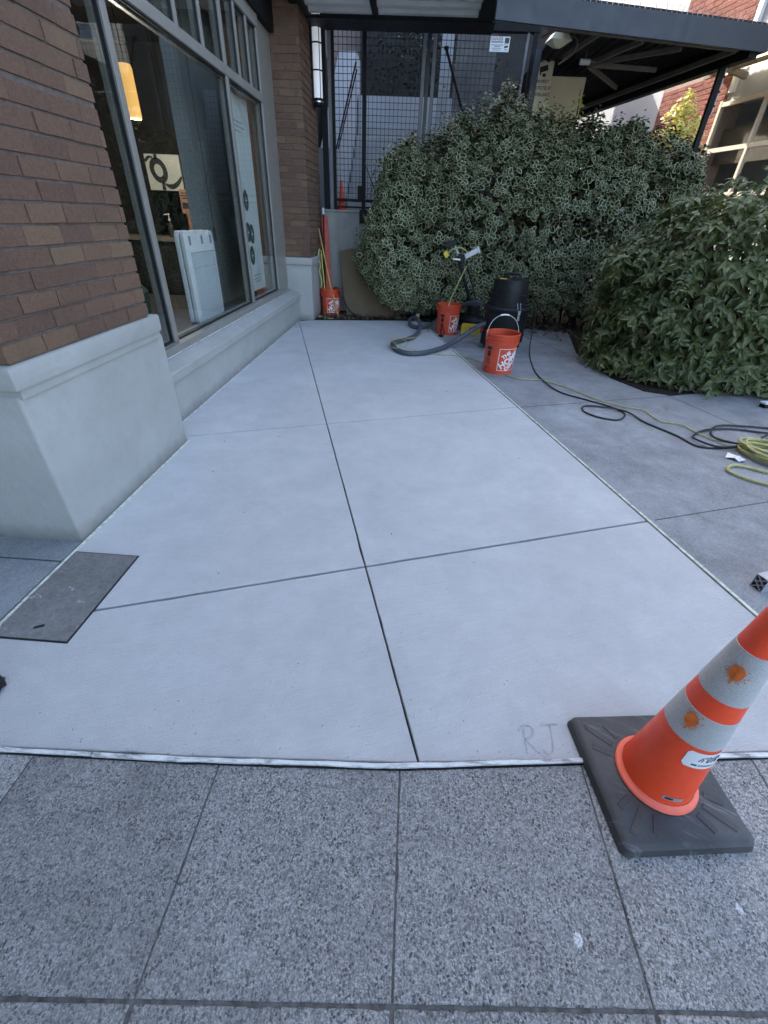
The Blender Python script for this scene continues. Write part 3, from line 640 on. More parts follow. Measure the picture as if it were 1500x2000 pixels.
# ================================================================== CANOPIES
ec = empty('entrance_canopy', (0, 0, 3.25))
MB().box(-2.2, .76, 7.46, 7.86, .03, .062).build('rear_beam', 'black', ec, bevel=.004)
MB().box(.545, .725, 6.72, 7.455, .04, .29).build('side_beam', 'black', ec, bevel=.004)
MB().box(-1.60, -1.44, 6.72, 7.455, .04, .29).build('side_beam', 'black', ec, bevel=.004)
MB().box(-1.60, .725, 6.6, 6.715, .035, .31).build('front_beam', 'black', ec, bevel=.004)
MB().box(-.69, -.62, 6.72, 7.455, .05, .28).build('rib', 'black', ec, bevel=.003)
for x0, x1 in ((-1.438, -.692), (-.618, .543)):
    q = MB(); n = int((7.45 - 6.72) / .02); vs = []
    for i in range(n + 1):
        y = 6.72 + (7.45 - 6.72) * i / n; z = .080 + .014 * max(-1, min(1, 1.6 * math.sin(y * 2 * math.pi / .22)))
        vs += [(x0, y, z), (x1, y, z)]
    q.add(vs, [(2 * i, 2 * i + 1, 2 * i + 3, 2 * i + 2) for i in range(n)]); q.build('soffit_panel', 'corr', ec)
MB().box(-1.60, .725, 6.6, 7.86, .312, .34).build('roof_sheet', 'black', ec)
tag(ec, 'black steel entrance canopy with grey corrugated soffit above the cage', 'canopy')

U = Vector((.9744, .2236, 0)).normalized(); V = Vector((-U.y, U.x, 0)); A = Vector((.627, 6.282, 0)); LEN = 3.13
cp = lambda s, t, z: A + U * s + V * t + Vector((0, 0, z))
sc = empty('side_canopy', (0, 0, 0))
fa = MB().obox(cp(LEN / 2, .015, 3.098), U * LEN / 2, V * .015, (0, 0, .098)).build('fascia', 'bluesteel', sc, bevel=.002)
MB().obox(cp(LEN + .012, 1.9, 3.10), U * .012, V * 1.88, (0, 0, .095)).build('end_fascia', 'bluesteel', sc)
q = MB(); n = 150
vs = []
for i in range(n + 1):
    s_ = .86 + (LEN - .89) * i / n; s2 = 1.81 + (LEN - 1.84) * i / n; z = 3.165 + .014 * math.sin(s_ * 2 * math.pi / .12)
    vs += [cp(s_, .035, z), cp(s2, 4.2, z)]
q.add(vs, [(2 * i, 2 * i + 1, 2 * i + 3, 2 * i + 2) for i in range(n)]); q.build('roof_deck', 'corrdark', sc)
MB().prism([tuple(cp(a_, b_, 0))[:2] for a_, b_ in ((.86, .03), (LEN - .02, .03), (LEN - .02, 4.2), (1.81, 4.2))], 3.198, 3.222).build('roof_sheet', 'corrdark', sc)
def rail(a, b, w_=.04, h_=.05, m='rail', nm='purlin'): return MB().bar(a, b, w_, h_).build(nm, m, sc)
rail(cp(.62, .12, 3.035), cp(LEN - .25, .12, 3.035), nm='front_rail'); rail(cp(LEN - .26, .15, 3.03), cp(LEN - .26, 4.1, 3.03), nm='side_rail')
MB().obox(cp(LEN - .10, 2.1, 3.04), U * .05, V * 2.05, (0, 0, .085)).build('side_beam', 'black', sc)
MB().obox(cp(LEN / 2 + .85, 4.18, 3.03), U * .62, V * .05, (0, 0, .09)).build('rear_beam', 'black', sc)
for p_, q_ in (((1.81, 6.76), (1.66, 7.66)), ((2.334, 6.986), (2.045, 7.897)), ((2.851, 7.194), (2.077, 7.893)), ((2.08, 7.91), (2.955, 8.064)), ((2.06, 7.95), (2.80, 9.0)), ((1.31, 6.585), (1.22, 6.95))): rail((*p_, 3.06), (*q_, 3.065), .035, .045)
for s_, t_, nm in ((LEN - .12, .44, 'post'),): MB().bar(cp(s_, t_, -.02), cp(s_, t_, 3.0), .055, .055).build('post', 'black', sc)
MB().bar(cp(LEN - .075, .43, 2.55), cp(LEN - .075, .43, 2.98), .035, .012, up=U).build('slotted_plate', 'galv', sc)
q = MB()
for z in (2.62, 2.75, 2.88): q.disc(cp(LEN - .075, .43, z) - V * .0195, .012, 10, -V)
q.build('slot_hole', 'black', sc)
MB().bar((1.372, 7.83, -.02), (1.372, 7.83, 3.16), .075, .075).build('post', 'bluesteel', sc)
sp = MB()
for i in range(46):
    s_ = .30 + i * (LEN - .4) / 45
    for ds in (-.022, .0, .022):
        b_ = cp(s_, .012, 3.194); t = cp(s_ + ds + random.uniform(-.006, .006), .012 + random.uniform(-.03, .03), 3.194 + random.uniform(.065, .085)); sp.tube([b_, t], .0013, 4, cap=False)
sp.build('bird_spikes', 'steel', sc)
tag(sc, 'blue grey fascia canopy with bird spikes over the hedge, dark underneath', 'canopy')
fl = empty('flood_light', (1.45, 7.12, 3.05)); fl.rotation_euler = (0, 0, .2); fl.scale = (.72, .72, .72)
MB().add([(-.11, -.08, .10), (.11, -.08, .10), (.11, .08, .10), (-.11, .08, .10), (-.17, -.12, 0.02), (.17, -.12, 0.02), (.17, .12, 0.02), (-.17, .12, 0.02), (-.05, -.03, -.05), (.05, -.03, -.05), (.05, .03, -.05), (-.05, .03, -.05)], [(0, 1, 2, 3), (0, 4, 5, 1), (1, 5, 6, 2), (2, 6, 7, 3), (3, 7, 4, 0), (4, 8, 9, 5), (5, 9, 10, 6), (6, 10, 11, 7), (7, 11, 8, 4), (11, 10, 9, 8)]).build('housing', 'signcream', fl)
MB().tube(spline([(.10, 0, .08), (.25, 0, .09), (.33, .02, .03), (.30, .05, -.08), (.12, .12, -.2)], 6), .012, 8).build('conduit', 'rail', fl, smooth=True)
tag(fl, 'unlit square flood light with curved conduit under the side canopy', 'light')
q = empty('junction_lamp', (1.95, 7.75, 3.05)); MB().tube([(-.06, 0, 0), (.06, 0, 0)], .03, 12).build('lamp_body', 'white', q, smooth=True); MB().tube([(.061, 0, 0), (.14, 0, .01)], .016, 8).build('fitting', 'rail', q); MB().tube([(0, 0, .028), (0, 0, .12)], .008, 6).build('stem', 'rail', q)
tag(q, 'tiny cylindrical lamp fitting deep under the side canopy', 'light')
cb = empty('electrical_cabinet', (1.80, 8.3, 0))
MB().box(-.36, .36, .02, .55, -.02, 3.03).build('cabinet_body', 'cream', cb, bevel=.006); MB().box(-.33, -.10, .0, .0195, 1.6, 2.98).build('sign_backing', 'cream', cb); MB().box(-.106, -.100, .012, .0205, .1, 3.0).build('panel_seam', 'rail', cb)
tag(cb, 'tall cream electrical cabinet standing behind the hedge', 'cabinet')
s1 = empty('surveillance_sign', (1.585, 8.295, 2.89)); MB().box(-.115, .105, -.004, .0, -.17, .28).build('plate', 'signcream', s1, bevel=.0015)
q = MB(); q.obox((-.02, -.006, .20), (.052, 0, .014), (-.008, 0, .027), (0, .0008, 0)); q.obox((-.06, -.006, .165), (.008, 0, -.028), (.008, 0, .002), (0, .0008, 0)); q.obox((-.005, -.006, .138), (.022, 0, .0), (.0, 0, .016), (0, .0008, 0)); q.build('camera_symbol', 'print_black', s1)
for t, z in (('PROPERTY', .075), ('PROTECTED BY', .01), ('SURVEILLANCE', -.055)): put_text(t, .048, 'print_black', s1, (-.005, -.0055, z), (1, 0, 0), (0, 0, 1), .0008, sx=.72)
tag(s1, 'cream surveillance notice with black camera symbol on the cream cabinet', 'sign')
s2 = empty('trespassing_sign', (1.60, 8.295, 2.48)); MB().box(-.11, .10, -.004, .0, -.20, .17).build('plate', 'sign', s2, bevel=.0015); put_text('NO TRES-', .05, 'print_black', s2, (-.005, -.0055, .11), (1, 0, 0), (0, 0, 1), .0008, sx=.8); put_text('PASSING', .05, 'print_black', s2, (-.005, -.0055, .04), (1, 0, 0), (0, 0, 1), .0008, sx=.8)
tag(s2, 'white no trespassing notice below the surveillance sign, half behind leaves', 'sign')

# ================================================================== CAGE AND STAIR BEHIND
cw = tag(empty('retaining_wall', (0, 0, 0)), 'low grey concrete wall below the wire cage', 'wall')
MB().box(-1.475, 1.45, 8.05, 8.35, -.03, 1.395).build('wall_body', 'wallconc', cw); MB().box(-1.475, 1.45, 8.035, 8.36, 1.396, 1.428).build('coping', 'wallconc', cw, bevel=.006)
cg = empty('wire_cage', (0, 8.14, 1.43))
def post(x, w_, z0, z1, m='blacksteel', y=0.0, nm='post'): return MB().box(x - w_ / 2, x + w_ / 2, y - w_ / 2, y + w_ / 2, z0, z1).build(nm, m, cg)
post(-1.415, .075, 0, 1.95, 'black'); post(-1.335, .045, 0, 1.95, 'greypaint', .01); post(-1.285, .04, 0, 1.95, 'black')
post(-.842, .055, -.02, 1.95, 'black', -.09, 'stay_post'); MB().box(-.90, -.775, -.135, -.10, -.165, .01).build('bracket', 'black', cg); MB().box(-.93, -.815, -.125, -.06, .12, .30).build('bracket', 'black', cg)
post(-.06, .045, 0, 1.95, 'greypaint'); post(.0, .05, 0, 1.95, 'bluesteel', .02); post(.075, .045, 0, 1.95, 'greypaint'); post(1.265, .03, 0, 1.95, 'greypaint'); post(1.36, .06, 0, 1.95, 'black')
for x0, x1 in ((-1.265, -.085), (.10, 1.25)):
    wm = MB(); z0, z1 = .14, 1.93; n = int((x1 - x0) / .0575)
    for i in range(n + 1): x = x0 + (x1 - x0) * i / n; wm.box(x - .0032, x + .0032, -.0032, .0032, z0, z1)
    n = int((z1 - z0) / .0675)
    for i in range(n + 1): z = z0 + (z1 - z0) * i / n; wm.box(x0, x1, -.0098, -.0034, z - .0032, z + .0032)
    wm.build('wire_mesh', 'blacksteel', cg)
    MB().box(x0, x1, -.018, .018, .105, .139).build('mesh_rail', 'black', cg); MB().box(x0, x1, -.015, .015, .025, .05).build('mesh_rail', 'black', cg)
MB().box(-1.46, 1.40, -.04, .06, 1.951, 2.15).build('head_rail', 'black', cg)
MB().tube([(-1.25, -.06, .72), (-.96, -.07, 1.62)], .011, 8).build('brace', 'black', cg); MB().tube([(-1.225, -.05, .72), (-.95, -.06, 1.55)], .009, 8).build('brace', 'black', cg); MB().tube([(.225, -.06, 1.77), (.55, -.06, 1.1)], .017, 8).build('brace', 'black', cg); MB().lathe([(.0, 0), (.03, 0), (.03, .03), (0, .03)], 12, (.225, -.06, 1.76)).build('brace_eye', 'black', cg)
tag(cg, 'dark wire mesh cage with steel posts standing on the concrete wall', 'cage')
ds = empty('danger_sign', (.91, 8.118, 3.265)); MB().box(-.125, .125, -.003, 0, -.07, .07).build('plate', 'sign', ds, bevel=.0012)
put_text('DANGER', .042, 'print_red', ds, (-.04, -.0045, .046), (1, 0, 0), (0, 0, 1), .0012, sx=.92)
q = MB()
for z, a, b, h_ in ((.012, -.11, .04, .015), (-.012, -.105, .045, .008), (-.026, -.07, .01, .008), (-.041, -.10, .03, .006), (-.057, -.09, .02, .006), (-.054, .065, .11, .008)): q.box(a, b, -.0045, -.0035, z, z + h_)
q.build('small_print', 'print_grey', ds)
q = MB(); q.box(.06, .115, -.0045, -.0035, .012, .06)
for i in range(4): q.box(.062 + i * .014, .070 + i * .014, -.0045, -.0035, -.004 + .01 * (i % 2), .0119)
q.obox((.085, -.004, -.022), (.024, 0, .004), (0, 0, .010), (0, .0005, 0)); q.build('hazard_symbol', 'bluesteel', ds)
tag(ds, 'white danger notice hanging on the wire cage', 'sign')
M['stepconc'] = simple('step_concrete', (.34, .34, .335), .8, 0, .15, 4, .2)
st = empty('concrete_stair', (0, 8.8, 1.05))
STEP = [(-1.26, .0), (-1.2, .17), (-1.13, .34), (-1.08, .50), (-1.04, .67), (-1.0, .84), (-.96, 1.01), (-.94, 1.18)]
for i in range(9):
    MB().box(-1.28, .55, .0 + i * .28, 3.3, i * .19 + .05, i * .19 + .2395).build('step', 'stepconc', st, bevel=.008)
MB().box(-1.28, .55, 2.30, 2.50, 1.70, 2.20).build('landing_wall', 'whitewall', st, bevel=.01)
ck = MB(); prof = [(-.3, .0), (2.9, .0), (2.9, 2.75), (2.2, 2.75), (.0, 1.15), (-.3, 1.15)]
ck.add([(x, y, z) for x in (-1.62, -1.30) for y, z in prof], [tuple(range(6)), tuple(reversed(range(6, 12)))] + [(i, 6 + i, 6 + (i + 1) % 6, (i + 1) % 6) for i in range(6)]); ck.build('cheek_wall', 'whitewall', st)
tag(st, 'grey concrete steps rising behind the wire cage', 'stairs')
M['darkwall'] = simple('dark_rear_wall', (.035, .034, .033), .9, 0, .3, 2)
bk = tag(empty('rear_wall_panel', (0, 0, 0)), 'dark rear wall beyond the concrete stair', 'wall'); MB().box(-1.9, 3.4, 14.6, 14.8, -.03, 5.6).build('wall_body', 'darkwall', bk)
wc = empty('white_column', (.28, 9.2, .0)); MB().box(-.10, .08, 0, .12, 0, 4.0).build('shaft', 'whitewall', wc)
q = MB()
for z in (2.75, 3.05, 3.4): q.disc((-.01, -.002, z), .02, 12, (0, -1, 0))
q.build('bolt', 'greypaint', wc); tag(wc, 'white bolted column behind the right mesh panel', 'column')
gw = tag(empty('stone_panel', (0, 0, 0)), 'grey streaked stone panel behind the right mesh', 'wall')
M['stonepanel'] = simple('streaked_stone', (.115, .112, .108), .85, 0, .35, 3, .3)
MB().box(.42, 1.02, 9.4, 9.5, 0, 4.2).build('panel', 'stonepanel', gw)
tc = empty('traffic_cone', (-1.205, 8.24, 1.428))
MB().lathe([(0, .0), (.075, .0), (.078, .03), (.062, .05), (.055, .07), (.02, .36), (.012, .37), (0, .37)], 20).build('cone_body', 'bucket', tc, smooth=True); tag(tc, 'small faded orange cone standing on the concrete wall behind the mesh', 'cone')

# ================================================================== BUILDING ON THE RIGHT
P0 = Vector((5.6, 8.0, 0)); N = Vector((-V.y, V.x, 0)); N = Vector((-.9744, -.2236, 0))
wp = lambda s, out, z: P0 + V * s + N * out + Vector((0, 0, z))
rb = tag(empty('red_brick_building', (0, 0, 0)), 'sunlit red brick and white building at the right behind the hedge', 'building')
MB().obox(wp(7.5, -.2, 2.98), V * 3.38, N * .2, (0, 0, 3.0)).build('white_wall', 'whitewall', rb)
rw = MB().obox(wp(3.27, -.2, 2.98), V * .85, N * .195, (0, 0, 3.0)).build('brick_wall', 'mortar_pale', rb)
lay(rw, RBM, wp(4.12, -.005, 0), -V, N, 1.70, 1.75, 3.62, proud=.006, mort=.012); lay(rw, RBM, wp(4.12, -.005, 0), -V, N, 1.70, 3.73, 4.98, proud=.006, mort=.012)
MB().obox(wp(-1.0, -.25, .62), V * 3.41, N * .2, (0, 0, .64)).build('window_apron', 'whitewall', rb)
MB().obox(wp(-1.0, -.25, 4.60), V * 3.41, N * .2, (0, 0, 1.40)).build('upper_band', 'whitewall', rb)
MB().obox(wp(2.33, -.02, 4.6), V * .045, N * .03, (0, 0, 1.3)).build('white_trim', 'white', rb)
rwin = empty('factory_window'); rwin.parent = rb
def fr(s0, s1, z0, z1, nm, out=.0): return MB().obox(wp((s0 + s1) / 2, out, (z0 + z1) / 2), V * (abs(s1 - s0) / 2), N * .03, (0, 0, (z1 - z0) / 2)).build(nm, 'creamframe', rwin)
for z in (1.90, 2.535, 3.15): fr(-2.0, 2.38, z - .03, z + .03, 'frame_rail')
for s_ in (-1.5, -.5, .5, 1.50, 2.405): fr(s_ - .025, s_ + .025, 1.27, 3.20, 'frame_mullion', .004)
for s0, s1 in ((.53, 1.47), (1.53, 2.38), (-.47, .47), (-1.47, -.53)):
    for z0, z1 in ((1.30, 1.87), (1.93, 2.505), (2.565, 3.12)):
        MB().obox(wp((s0 + s1) / 2, -.012, (z0 + z1) / 2), V * (abs(s1 - s0) / 2), N * .004, (0, 0, (z1 - z0) / 2)).build('pane', 'glass', rwin)
MB().obox(wp(.2, -.20, 2.60), V * 2.2, N * .004, (0, 0, .25)).build('blind', 'rail', rwin)
MB().obox(wp(.2, -.75, 2.3), V * 3.6, N * .05, (0, 0, 2.2)).build('interior_wall', 'greypaint', rwin)
aw = empty('lean_to_roof'); aw.parent = rb
MB().obox(wp(.3, .60, 3.62), V * 2.45, N * .03, (0, 0, .13)).build('edge_beam', 'bluesteel', aw)
for s_ in (-1.2, -.1, 1.0, 2.1): MB().bar(wp(s_, .57, 3.55), wp(s_, .0, 3.45), .05, .08).build('rafter', 'rail', aw)
MB().bar(wp(-2, .28, 3.52), wp(2.7, .28, 3.52), .04, .05).build('purlin', 'rail', aw)
q = MB(); n = 160; vs = []
for i in range(n + 1):
    s_ = -2.0 + 4.7 * i / n; dz = .015 * math.sin(s_ * 2 * math.pi / .13); vs += [wp(s_, .0, 3.56 + dz), wp(s_, .58, 3.68 + dz)]
q.add(vs, [(2 * i, 2 * i + 1, 2 * i + 3, 2 * i + 2) for i in range(n)]); q.build('clear_sheet', 'translucent', aw)

# ================================================================== PLANTS
def leaf_var(name):  # variegated leaf: rim of cream round a green blade, unit length along +Y, normal +Z
    out = [(0, 0), (.26, .22), (.34, .52), (.22, .84), (0, 1.0), (-.22, .84), (-.34, .52), (-.26, .22)]
    inn = [(x * .78, .5 + (y - .5) * .85) for x, y in out]
    zf = lambda x, y: .28 * abs(x) - .22 * (y - .3) ** 2
    vs = [(x, y, zf(x, y)) for x, y in out] + [(x, y, zf(x, y) + .012) for x, y in inn]; n = 8
    fs = [(i, (i + 1) % n, n + (i + 1) % n, n + i) for i in range(n)] + [(8, 9, 10, 11, 12), (12, 13, 14, 15, 8)]
    return np.array(vs), fs, [1] * 8 + [0] * 2
def leaf_plain(name):
    out = [(0, 0), (.17, .16), (.25, .40), (.17, .70), (0, 1.12), (-.17, .70), (-.25, .40), (-.17, .16)]
    zf = lambda x, y: .38 * abs(x) - .42 * (y - .25) ** 2
    vs = [(x, y, zf(x, y)) for x, y in out]; vs += [(0, .35, zf(0, .35) - .01), (0, .70, zf(0, .70) - .01)]
    fs = [(0, 1, 2, 8), (8, 2, 3, 9), (9, 3, 4), (0, 8, 6, 7), (8, 9, 5, 6), (9, 4, 5)]
    return np.array(vs), fs, [0] * 6
def rotm(nrm, up):   # columns: x side, y along, z normal
    z = nrm / np.linalg.norm(nrm); y = up - z * np.dot(up, z); y /= (np.linalg.norm(y) + 1e-9); x = np.cross(y, z); return np.stack([x, y, z], 1)
CAMP = np.array([0, 0, 1.35]); RC = np.array([list(r_), list(d_), list(f_)])
def in_view(p):
    c = RC @ (p - CAMP); return c[2] > .1 and abs(c[0] / c[2] * 840) < 745 and abs(c[1] / c[2] * 840) < 995
def foliage(thing, shape, mats, pts, nparts, stuffname='foliage', parts=True):
    V0, F0, MI = shape
    leaves = []
    for (p, nrm, up, sz, front) in pts: leaves.append((np.array(p), rotm(np.array(nrm), np.array(up)), sz))
    order = list(range(len(leaves)))
    sel = set()
    if parts:
        org = np.array(thing.location)
        vis = [i for i in order if pts[i][4] and in_view(leaves[i][0] + org)]
        vis.sort(key=lambda i: np.linalg.norm(leaves[i][0] + org - CAMP) / leaves[i][2]); sel = set(vis[:nparts])
        mb = MB(); mb.add(V0, F0); mb.mi = list(MI); me = mb.mesh('leaf', mats)
        for i in sel:
            p, Rm, sz = leaves[i]; o = bpy.data.objects.new('leaf', me); C.objects.link(o); o.parent = thing
            m4 = Matrix.Identity(4)
            for a in range(3):
                for b in range(3): m4[a][b] = float(Rm[a, b]) * sz
                m4[a][3] = float(p[a])
            o.matrix_local = m4
    rest = [i for i in order if i not in sel]; nv = len(V0); vs = np.zeros((len(rest) * nv, 3)); fs = []; mi = []
    for k, i in enumerate(rest):
        p, Rm, sz = leaves[i]; vs[k * nv:(k + 1) * nv] = (V0 * sz) @ Rm.T + p; o = k * nv
        fs += [tuple(a + o for a in f) for f in F0]; mi += MI
    mb = MB(); mb.v = vs.tolist(); mb.f = fs; mb.mi = mi; o = mb.build(stuffname, mats, thing); o['kind'] = 'stuff'; return o

def fbm(p, seed=0):   # cheap lumpy noise
    x, y, z = p; return (math.sin(x * 2.3 + seed) * math.cos(y * 2.9 + seed * 1.7) + .6 * math.sin(x * 5.1 + z * 4.3 + seed) + .4 * math.sin(z * 7.7 - x * 6.1 + seed * 2)) / 2
# ---- variegated hedge (thing at origin so that leaf coordinates are world ones)
hedge = tag(empty('variegated_hedge', (1.4, 7.7, 0)), 'broad hedge of cream edged leaves in front of the wire cage', 'hedge')
HO = np.array([1.4, 7.7, 0])
# upper outline x -> top z, front face y, bottom z
HX = [-.85, -.62, -.42, .0, .45, .95, 1.35, 1.8, 2.3, 2.8, 3.25, 3.65, 3.95]
HT = [.85, 1.55, 2.02, 2.22, 2.42, 2.62, 2.56, 2.46, 2.42, 2.40, 2.36, 2.15, 1.5]
HB = [.80, .50, .38, .30, .26, .28, .34, .36, .34, .30, .30, .35, .5]
def hprof(x): return np.interp(x, HX, HT), np.interp(x, HX, HB)
pts = []
rng = np.random.default_rng(11)
while len(pts) < 6800:      # inner leaves so that nothing shows through
    x = rng.uniform(-.7, 3.85); top, bot = hprof(x); z = rng.uniform(bot + .02, top - .12); k = 1 - abs((z - (bot + top) / 2) / ((top - bot) / 2)) ** 2.2
    y = 7.78 - .60 * k ** .5 * rng.uniform(-.9, .72)
    pts.append((np.array([x, y, z]) - HO, np.array([0, -.7, .4]) + rng.normal(0, .6, 3), rng.normal(0, 1, 3), rng.uniform(.08, .13), False))
def sprig(base, d, n, L, sz, droop=0.0, spread=1.0):
    base = np.array(base, float); d = np.array(d, float); d /= np.linalg.norm(d); ax = np.cross(d, [.3, .2, 1.0]); ax /= np.linalg.norm(ax); a0 = rng.uniform(0, 6.28)
    for k in range(n):
        t = (k + .5) / n; dd = d + np.array([0, 0, -droop * t]); p = base + dd * L * t + rng.normal(0, .006, 3); a = a0 + k * 2.4
        side = ax * math.cos(a) + np.cross(d, ax) * math.sin(a)
        nrm = d * .9 - side * .25 + np.array([0, -.15, .35]) + rng.normal(0, .25, 3)
        pts.append((p - HO, nrm, side * spread + d * .45 + np.array([0, 0, -droop]) + rng.normal(0, .15, 3), sz * (1.15 - .5 * t) * rng.uniform(.75, 1.2), True))
ns = 0
while ns < 2250:
    x = rng.uniform(-.84, 3.92); top, bot = hprof(x); top = top + .12 * fbm((x * 2, 3, 1)); hh = top - bot; zc = bot + hh * .46; ry = .60 * min(1, hh / 1.3); rz_ = hh * .53; ph = rng.uniform(-.55 * math.pi, .60 * math.pi)
    lump = 1 + .13 * fbm((x * 1.7, ph * 2.2, 2), 1.3) + .07 * fbm((x * 4.3, ph * 5, 0), 4) - abs(rng.normal(0, .09))
    cph, sph = math.cos(ph), math.sin(ph); y = 7.78 - ry * abs(cph) ** .55 * lump * (1 if cph > 0 else -1); z = zc + rz_ * math.copysign(abs(sph) ** .7, sph) * lump
    if z < .14 or (fbm((x * 2.6, 1, z * 2.6), 3.1) + .5 * fbm((x * 6, 2, z * 6), 1.1) > .50 and rng.random() < .8): continue
    ns += 1; L = rng.uniform(.10, .24); d = np.array([rng.normal(0, .45) + (-.9 if x < -.5 else .6 if x > 3.6 else 0), -max(.0, cph) - .15 + rng.normal(0, .25), sph * .9 + .35 + rng.normal(0, .35)])
    sprig(np.array([x, y, z]) - d / np.linalg.norm(d) * L * .5, d, int(rng.integers(7, 12)), L, rng.uniform(.062, .112))
for i in range(150):
    x = rng.uniform(-.5, 3.7); top, bot = hprof(x); sprig((x, 7.65 + rng.uniform(-.2, .2), top - .08), (rng.normal(0, .35), rng.normal(0, .25) - .1, 1), 9, rng.uniform(.10, .30), .07)
for i in range(26):
    z = rng.uniform(.5, 2.0); x = np.interp(z, [.5, .85, 1.55, 2.02], [-.6, -.8, -.6, -.4]); sprig((x + .06, 7.4 + rng.uniform(-.25, .2), z), (-1, rng.normal(0, .4), rng.normal(.1, .4)), 8, rng.uniform(.12, .28), .085)
foliage(hedge, leaf_var('leaf'), ['hleaf', 'hedge_edge'], pts, 300)
br = MB()
for i in range(46):
    x = rng.uniform(-.4, 3.7); top, bot = hprof(x); br.tube(spline([(x + rng.normal(0, .15) - HO[0], 7.8 + rng.normal(0, .1) - HO[1], -.02), (x - HO[0], 7.75 - HO[1], bot + .3), (x + rng.normal(0, .3) - HO[0], 7.7 + rng.normal(0, .25) - HO[1], top - .15)], 4), [.016 * (1 - i2 / 9.5) + .004 for i2 in range(9)], 6)
br.build('branches', 'bark', hedge, smooth=True)
# ---- broad leaved shrub at right
shrub = tag(empty('green_shrub', (3.50, 5.45, 0)), 'large plain green shrub drooping over the walkway at the right edge', 'shrub')
SO = np.array([3.50, 5.45, 0]); pts = []
HO = SO
def sshape(a, ph, k):
    lump = (1 + .10 * fbm((a * 1.6, ph * 2.5, 1), 2.2) + .07 * fbm((a * 4, ph * 5, 2), .4)) * k
    x = 1.46 * math.cos(ph) ** .75 * math.cos(a) * lump; y = 1.08 * math.cos(ph) ** .75 * math.sin(a) * lump; z = .72 + (1.20 if ph > 0 else 1.15) * math.sin(ph) * lump
    if z > 1.05 and x < -.3: z -= .13 * min(1, (z - 1.05) / .5) * min(1, (-.3 - x) / .6)
    return x, y, z
while len(pts) < 4600:
    a = rng.uniform(0, 2 * math.pi); ph = math.asin(rng.uniform(-.5, 1)); x, y, z = sshape(a, ph, rng.uniform(.55, .93))
    if z < .04 or y > .75: continue
    pts.append((np.array([x, y, z]), np.array([math.cos(a), math.sin(a), .6]) + rng.normal(0, .5, 3), np.array([math.cos(a), math.sin(a), -.8]) + rng.normal(0, .5, 3), rng.uniform(.07, .13), False))
ns = 0
while ns < 860:
    a = rng.uniform(.75 * math.pi, 2.25 * math.pi); ph = math.asin(rng.uniform(-.55, 1)); x, y, z = sshape(a, ph, 1 - abs(rng.normal(0, .07)))
    if z < .06: continue
    if fbm((a * 3.2, 1, z * 3.1), .7) > .62 and rng.random() < .7: continue
    ns += 1; L = rng.uniform(.14, .32); out = np.array([math.cos(a) * math.cos(ph), math.sin(a) * math.cos(ph), math.sin(ph)]); d = out + np.array([rng.normal(0, .4), rng.normal(0, .4), rng.normal(.25, .35)])
    sprig(np.array([x, y, z]) + SO - out * L * .55, d, int(rng.integers(6, 11)), L, rng.uniform(.065, .13), rng.uniform(.4, 1.0), .75)
for i in range(150):     # low skirt reaching the paving
    a = rng.uniform(math.pi * .95, 1.95 * math.pi); k = rng.uniform(.82, 1.0); p = np.array([1.36 * math.cos(a) * k, 1.0 * math.sin(a) * k, rng.uniform(.06, .3)]); sprig(p + SO, (math.cos(a), math.sin(a), .15), 7, rng.uniform(.12, .25), .115, .5, .8)
foliage(shrub, leaf_plain('leaf'), ['sleaf'], pts, 300)
br = MB()
for i in range(40):
    a = rng.uniform(0, 2 * math.pi); e = rng.uniform(.1, 1.0); br.tube(spline([(rng.normal(0, .12), rng.normal(0, .12), -.02), (.5 * math.cos(a) * e, .4 * math.sin(a) * e, .6), (1.3 * math.cos(a) * e, .95 * math.sin(a) * e, 1.75 - .9 * e)], 4), [.018 * (1 - i2 / 9.5) + .004 for i2 in range(9)], 6)
br.build('branches', 'bark', shrub, smooth=True)
# ---- sunlit yellow sprigs behind the hedge
def bush(name, loc, rx, rz, z0, n, mat, label, cat, sz=.07, shape=None):
    t = tag(empty(name, loc), label, cat); L = []
    for i in range(n):
        v = rng.normal(0, 1, 3); v /= np.linalg.norm(v); v *= rng.random() ** .4; zz = z0 + rz * (v[2] + 1); k = 1 - .75 * max(0, v[2])
        L.append((np.array([v[0] * rx * k, v[1] * rx * k, zz]), v + np.array([0, -.2, .5]) + rng.normal(0, .4, 3), rng.normal(0, 1, 3), sz * rng.uniform(.6, 1.2), False))
    foliage(t, shape or leaf_plain('leaf'), [mat] if not shape else ['yleaf', 'yleaf'], L, 0, parts=False)
    q = MB(); q.tube([(0, 0, -.02), (.03, 0, z0 + rz), (0, 0, z0 + 2 * rz)], [.02, .013, .003], 6); q.build('stem', 'bark', t); return t
bush('yellow_shrub', (3.88, 9.0, 0), .42, .66, 1.80, 1100, 'yleaf', 'upright yellow leaved shrub glowing in the sun before the red brick', 'shrub', .075, leaf_var('l'))
bush('yellow_shrub', (2.02, 7.95, 0), .16, .32, 2.20, 90, 'yleaf', 'pale yellow shoot poking above the hedge before the cream cabinet', 'shrub', .06, leaf_var('l'))
bush('dark_tree', (.1, 13.2, 0), 1.6, 1.2, 3.0, 1500, 'dleaf', 'dark leafy tree in the shade beyond the concrete stair', 'tree', .10)
